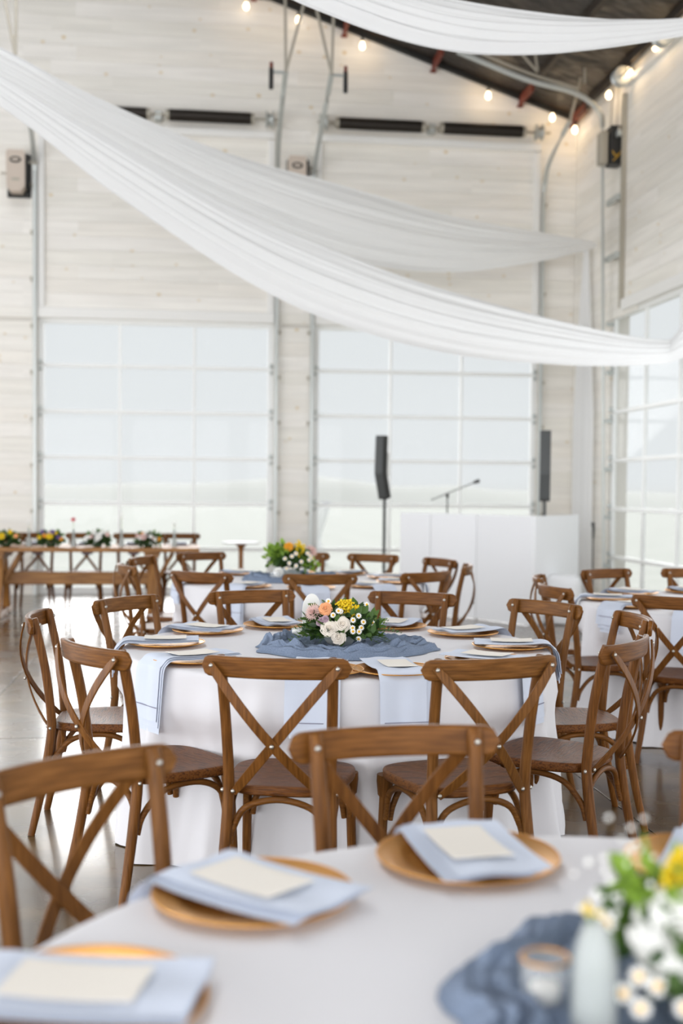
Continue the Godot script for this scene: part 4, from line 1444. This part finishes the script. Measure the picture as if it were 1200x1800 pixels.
		s.tube(curve([[0, 0.02, 0], [0.003, 0.15, 0], [-0.004, [0.26, 0.285, 0.33, 0.25][k], 0]], 8), [0.002], 6)
		obj("stem", s, M.leaf_light, v)
		if k == 1:
			rose(v, "flower", Vector3(-0.004, 0.30, 0), Vector3(0, 0.6, 1), 0.024, M.pink, 4)
		else:
			sprays(v, "sprig", [Vector3(0, [0.27, 0.3, 0.34, 0.26][k], 0)], Vector3(0.03, 0.04, 0.02), 26, 0.005, M.petal_white, 150 + k)
		k += 1

func stage() -> void:
	# folding white facade in front of the music
	var t := thing("dj_facade", "folding white screen panels standing in front of the speakers", "facade")
	var C := [Vector2(2.36, -13.55), Vector2(2.66, -13.22), Vector2(3.09, -12.75), Vector2(3.53, -12.02), Vector2(4.31, -12.92)]
	for i in 4:
		var a: Vector2 = C[i]
		var b: Vector2 = C[i + 1]
		var d := b - a
		var m := MB.new()
		m.box(Vector3(d.length() * 0.5, 0.586, 0), Vector3(d.length() - 0.012, 1.168, 0.022), 0.008)
		var o := obj("panel", m, M.screen, t)
		o.position = Vector3(a.x, 0, a.y)
		o.rotation.y = -atan2(d.y, d.x)
		for e in [0.012, d.length() - 0.012]:
			var p := MB.new()
			p.tube(pts([[e, 0.0, -0.012], [e, 1.172, -0.012]]), [0.011], 8, Vector3(0, 0, 1))
			var q := obj("post", p, M.frame, o)
	# column speakers
	for s in [["left", 2.262, -14.3, 0.0], ["right", 4.07, -13.45, 0.12]]:
		var g := thing("column_speaker", "slim black bent column speaker on a pole, %s of the white screen" % ("left" if s[0] == "left" else "right half"), "speaker", Vector3(s[1], 0, s[2]), -0.75 if s[0] == "left" else -0.28)
		var b := MB.new()
		b.bar(pts([[0, 2.10 + s[3] * 0.4, 0.02], [0, 1.66, 0.04], [0, 1.62, 0.035], [0, 1.33, -0.055]]), [0.125], [0.10], Vector3(0, 0, 1), 0.05)
		obj("speaker_column", b, M.black, g)
		var gr := MB.new()
		gr.bar(pts([[0, 2.09 + s[3] * 0.4, 0.072], [0, 1.66, 0.092], [0, 1.62, 0.088], [0, 1.34, 0.0]]), [0.115], [0.006], Vector3(0, 0, 1), 0.05)
		obj("grille", gr, M.dark_grey, g)
		var bk := MB.new()
		bk.box(Vector3(0, 1.75, -0.05), Vector3(0.10, 0.30, 0.06), 0.01)
		obj("back_box", bk, M.frame, g)
		var p := MB.new()
		p.tube(pts([[0, 1.34, -0.05], [0, 0.40, -0.05]]), [0.020], 10)
		obj("pole", p, M.dark_grey, g)
		var w := MB.new()
		w.box(Vector3(0, 0.20, -0.05), Vector3(0.34, 0.40, 0.40), 0.02)
		obj("bass_box", w, M.black, g)
	# microphones
	var m1 := thing("microphone_stand", "black microphone stand with its boom tilted up, behind the white screen", "microphone stand", Vector3(3.06, 0, -14.2))
	var a1 := MB.new()
	a1.tube(pts([[0, 0.03, 0], [0, 1.36, 0]]), [0.009], 8)
	obj("pole", a1, M.black, m1)
	var a2 := MB.new()
	a2.tube(pts([[-0.205, 1.315, 0], [0.37, 1.55, 0]]), [0.0065], 8)
	obj("boom", a2, M.black, m1)
	var a3 := MB.new()
	a3.tube(pts([[0.33, 1.535, 0.0], [0.40, 1.56, 0]]), [0.018, 0.024], 10)
	a3.ball(Vector3(0, 1.37, 0), Vector3(0.022, 0.03, 0.022), 10, 6)
	obj("microphone", a3, M.black, m1)
	var a4 := MB.new()
	a4.lathe(PackedVector2Array([Vector2(0, 0), Vector2(0.13, 0), Vector2(0.13, 0.02), Vector2(0.02, 0.04), Vector2(0, 0.04)]), 24)
	obj("base", a4, M.black, m1)
	var m2 := thing("microphone_stand", "straight microphone stand before the hanging drape tail at right", "microphone stand", Vector3(4.62, 0, -13.3))
	var c1 := MB.new()
	c1.tube(pts([[0, 0.03, 0], [0, 0.9, 0]]), [0.008], 8)
	obj("pole", c1, M.dark_grey, m2)
	var c2 := MB.new()
	c2.tube(pts([[0, 0.88, 0], [0.0, 1.0, 0.01], [-0.01, 1.04, 0.02]]), [0.012, 0.017, 0.02], 10)
	c2.ball(Vector3(-0.013, 1.055, 0.025), Vector3(0.024, 0.026, 0.024), 10, 6)
	obj("microphone", c2, M.dark_grey, m2)
	var c3 := MB.new()
	c3.lathe(PackedVector2Array([Vector2(0, 0), Vector2(0.13, 0), Vector2(0.13, 0.02), Vector2(0.02, 0.04), Vector2(0, 0.04)]), 24)
	obj("base", c3, M.black, m2)
	# a pale rounded case and a bag on the floor beside the screen
	var cs := thing("equipment_case", "pale rounded equipment case with dark end on the floor beside the screen", "case", Vector3(3.93, 0, -12.25), -0.4)
	var d1 := MB.new()
	var P := PackedVector3Array()
	for r in [[0.0, 0.0], [0.9, 0.0], [1.0, 0.03], [1.0, 0.42], [0.9, 0.50], [0.7, 0.535], [0.0, 0.54]]:
		for i in 32:
			var a := TAU * i / 32.0
			P.append(Vector3(signf(cos(a)) * pow(absf(cos(a)), 0.45) * 0.19 * r[0], r[1], signf(sin(a)) * pow(absf(sin(a)), 0.45) * 0.16 * r[0]))
	d1.grid(P, 32, 7, true, false, true)
	obj("shell", d1, M.screen, cs)
	var d2 := MB.new()
	d2.box(Vector3(-0.20, 0.26, 0), Vector3(0.025, 0.50, 0.24), 0.008)
	obj("end_panel", d2, M.black, cs)
	var bg := thing("bag", "small dark blue bag on the floor behind the right table", "bag", Vector3(4.18, 0, -12.0), 0.3)
	var e1 := MB.new()
	var Q := PackedVector3Array()
	var f := FastNoiseLite.new()
	f.seed = 9
	for j in 9:
		for i in 24:
			var a := TAU * i / 24.0
			var b := PI * j / 8.0
			var k := 1.0 + 0.25 * f.get_noise_3d(cos(a) * 90.0 * sin(b), cos(b) * 90.0, sin(a) * 90.0 * sin(b))
			Q.append(Vector3(sin(b) * cos(a) * 0.16 * k, 0.07 + 0.07 * cos(b) * k, sin(b) * sin(a) * 0.10 * k))
	e1.grid(Q, 24, 9, true, false, true)
	obj("body", e1, M.blue_bag, bg)
	var e2 := MB.new()
	e2.tube(curve([[-0.08, 0.12, 0], [-0.05, 0.18, 0.01], [0.05, 0.18, 0.01], [0.08, 0.12, 0]], 12), [0.008], 6)
	obj("handle", e2, M.black, bg)
	# pedestal table by the door
	var pt := thing("pedestal_table", "small round pedestal table with tan flared stem by the left glazed door", "table", Vector3(0.545, 0, -14.9))
	var g1 := MB.new()
	g1.lathe(PackedVector2Array([Vector2(0, 0.735), Vector2(0.23, 0.735), Vector2(0.245, 0.742), Vector2(0.245, 0.75), Vector2(0.235, 0.755), Vector2(0, 0.755)]), 40)
	obj("tabletop", g1, M.screen, pt)
	var g2 := MB.new()
	g2.lathe(PackedVector2Array([Vector2(0, 0.735), Vector2(0.085, 0.735), Vector2(0.06, 0.71), Vector2(0.035, 0.68), Vector2(0.03, 0.62), Vector2(0.03, 0.1), Vector2(0.05, 0.06), Vector2(0.2, 0.025), Vector2(0.2, 0.0), Vector2(0, 0)]), 24)
	obj("pedestal", g2, textured(M.plank_wood.albedo_texture, Vector3(6, 0.5, 6), 0.5, rgb(255, 238, 216)), pt)
	# cocktail table in a stretch cover, out in the yard
	var ck := thing("cocktail_table", "tall cocktail table in a white stretch cover outside the right glazed door", "table", Vector3(2.53, -0.2, -25.5))
	var h1 := MB.new()
	h1.lathe(PackedVector2Array([Vector2(0, 0), Vector2(0.30, 0), Vector2(0.29, 0.05), Vector2(0.20, 0.30), Vector2(0.15, 0.52), Vector2(0.17, 0.70), Vector2(0.27, 0.98), Vector2(0.33, 1.21), Vector2(0.34, 1.26), Vector2(0.33, 1.27), Vector2(0, 1.27)]), 40)
	obj("stretch_cover", h1, M.screen, ck)
	var pk := thing("folded_cloth", "grey cloth lying on the cocktail table outside the right glazed door", "cloth", Vector3(2.66, 1.072, -25.42), 0.2)
	var h2 := MB.new()
	h2.box(Vector3(0, 0.03, 0), Vector3(0.36, 0.06, 0.2), 0.02)
	h2.box(Vector3(0.12, 0.075, 0), Vector3(0.16, 0.03, 0.16), 0.012)
	obj("fold", h2, M.napkin_grey, pk)


# ------------------------------------------------------------------ the scene
func daylight(at: Vector3, turn: float, size: Vector2, e: float) -> AreaLight3D:
	# the daylight of one glazed opening out of the picture
	var l := AreaLight3D.new()
	l.name = "door_daylight"
	add_child(l, true)
	l.position = at
	l.rotation.y = turn
	l.area_size = size
	l.area_normalize_energy = false
	l.light_energy = e
	l.light_color = rgb(248, 250, 255)
	l.area_range = 60.0
	l.area_attenuation = 2.0
	l.shadow_enabled = true
	return l

func _ready() -> void:
	rng.seed = 1
	# camera: an upright frame with the lens shifted down a little
	var cam := Camera3D.new()
	cam.name = "camera"
	add_child(cam)
	var at := CameraAttributesPhysical.new()
	at.frustum_focal_length = 27.4
	at.frustum_focus_distance = 4.5
	at.frustum_near = 0.05
	at.frustum_far = 500.0
	at.exposure_aperture = 1.17
	cam.attributes = at
	cam.position = Vector3(0, 1.42, 0)
	cam.rotation_order = EULER_ORDER_YXZ
	cam.rotation = Vector3(-0.03817, -0.12229, 0.00946)
	var near := 0.05
	cam.set_frustum(2.0 * 900.0 / 2054.8 * near, Vector2(0, 40.88 / 2054.8 * near), near, 500.0)
	cam.current = true
	var env := Environment.new()
	var sky := ProceduralSkyMaterial.new()
	sky.sky_top_color = Color(0.885, 0.905, 0.915)
	sky.sky_horizon_color = Color(0.90, 0.918, 0.925)
	sky.ground_bottom_color = Color(0.70, 0.70, 0.68)
	sky.ground_horizon_color = Color(0.90, 0.91, 0.90)
	sky.sun_angle_max = 0.0
	env.sky = Sky.new()
	env.sky.sky_material = sky
	env.background_mode = Environment.BG_SKY
	env.tonemap_mode = Environment.TONE_MAPPER_LINEAR
	env.tonemap_exposure = 1.0
	env.sdfgi_enabled = true
	env.ssao_enabled = true
	env.ssil_enabled = true
	var we := WorldEnvironment.new()
	we.name = "world"
	we.environment = env
	add_child(we)
	# a hazy sun low beyond the back wall; the roof and walls keep it to the glazed doors
	var sun := DirectionalLight3D.new()
	sun.name = "sun"
	add_child(sun)
	sun.rotation = Vector3(deg_to_rad(-24), PI, 0)
	sun.light_energy = 1.3 * K[0]
	sun.light_angular_distance = 60.0
	sun.sky_mode = DirectionalLight3D.SKY_MODE_LIGHT_ONLY
	sun.shadow_enabled = true
	# daylight through the glazed doors out of the picture and through the ridge skylight
	for z in [-8.98, -5.18, -1.38, 2.42]:
		daylight(Vector3(RIGHT - 0.12, 1.85, z), PI / 2, Vector2(3.0, 3.5), 1.3 * K[1])
		daylight(Vector3(LEFT + 0.12, 1.85, z), -PI / 2, Vector2(3.0, 3.5), 2.6 * K[2])
	daylight(Vector3(LEFT + 0.12, 1.85, -12.78), -PI / 2, Vector2(3.0, 3.5), 1.5 * K[2])
	for x in [-7.84, -4.2, -0.55, 3.1]:
		daylight(Vector3(x, 1.85, FRONT - 0.12), 0.0, Vector2(3.0, 3.5), 0.9 * K[3])
	var sky_l := daylight(Vector3(RIDGE, roof_y(RIDGE) - 0.42, -4.6), 0.0, Vector2(1.9, 18.0), 3.0 * K[4])
	sky_l.rotation = Vector3(-PI / 2, 0, 0)
	materials()
	build_hall()
	drapes()
	# tables: [name, x, z, seats [rail x, rail z, angle round the table, plate radius, words]]
	for k in 3:
		protos.append(make_chair(k))
	make_setting()
	var T := [
		["foreground table", 0.57, -1.30, [[0.433, -2.582, -174, 0.746, "far side seat", -173.5], [-0.261, -2.33, -141, 0.757, "left seat", -140.9], [1.262, -2.40, 147, 0.75, "far right seat", 152], [null, null, -106, 0.748, "near left seat", -106.2]]],
		["middle table", 0.597, -4.996, [[0.238, -3.654, -14.9, 0.775, "front left seat", -11.5], [0.944, -3.603, 13, 0.785, "front right seat", 9.7], [1.565, -4.02, 50, 0.75, "near right seat", 45], [1.915, -4.866, 88, 0.747, "right side seat", 79.9], [1.70, -5.50, 121, 0.715, "far right seat", 117.7], [1.13, -6.036, 152.8, 0.71, "far side seat right of the flowers", 150.5], [0.27, -6.15, -164.2, 0.72, "far side seat left of the flowers", -163], [-0.369, -5.771, -128.7, 0.724, "far left seat", -130.7], [-0.70, -5.043, -92.1, 0.73, "left side seat", -92.7], [-0.385, -4.01, -57, 0.755, "near left seat", -54.1]]],
		["back table", 0.75, -8.60, [[0.771, -7.313, 1, 0.74, "front middle seat", 1], [-0.001, -7.507, -34, 0.74, "front left seat", -34], [1.518, -7.526, 35.6, 0.74, "front right seat", 35.6], [1.97, -8.293, 76, 0.74, "right side seat", 72], [1.932, -9.063, 111, 0.74, "far right seat", 108], [1.477, -9.695, 146, 0.74, "far side seat right of the flowers", 146], [0.879, -9.929, 175, 0.74, "far side seat behind the flowers", 178], [0.007, -9.881, -150, 0.74, "far left seat", -146], [-0.458, -9.195, -114, 0.74, "left side seat further back", -112], [-0.527, -8.229, -73, 0.74, "left side seat nearer", -74]]],
		["right-hand table", 3.25, -6.80, [[2.429, -5.718, -37, 0.74, "near left seat", -37], [1.975, -6.431, -84, 0.74, "left side seat nearer", -73], [2.12, -7.20, -109, 0.74, "left side seat further back", -109], [2.80, -7.86, -155, 0.74, "far left seat", -148], [3.50, -7.92, 167, 0.74, "far side seat", 176], [null, null, -4, 0.74, "front seat", -2]]],
	]
	var k := 0
	for t in T:
		cloth_table(t[0], "floor-length white tablecloth over the " + ("round " + t[0]), t[1], t[2], 100 + k, t[3])
		for s in t[3]:
			if s[0] != null:
				chair_at(s[0], s[1], s[2], "wooden crossback chair at the %s, %s" % [s[4], t[0]], "crossback chairs round the tables")
			setting(t[1], t[2], s[5], s[3], "%s, %s" % [s[4], t[0]], t[0], k)
			k += 1
	gauze_runner("dusty blue gauze runner heaped round the bouquet on the middle table", 0.585, -4.90, 0.345, 0.36, 201, 0.28)
	gauze_runner("dusty blue gauze runner under the blurred bouquet on the foreground table", 0.66, -1.30, 0.37, 0.42, 205)
	gauze_runner("dusty blue gauze runner round the leafy bouquet on the back table", 0.72, -8.65, 0.40, 0.30, 209)
	farm_table()
	hardware()
	string_lights()
	stage()
	flowers_middle()
	flowers_front()
	flowers_back()
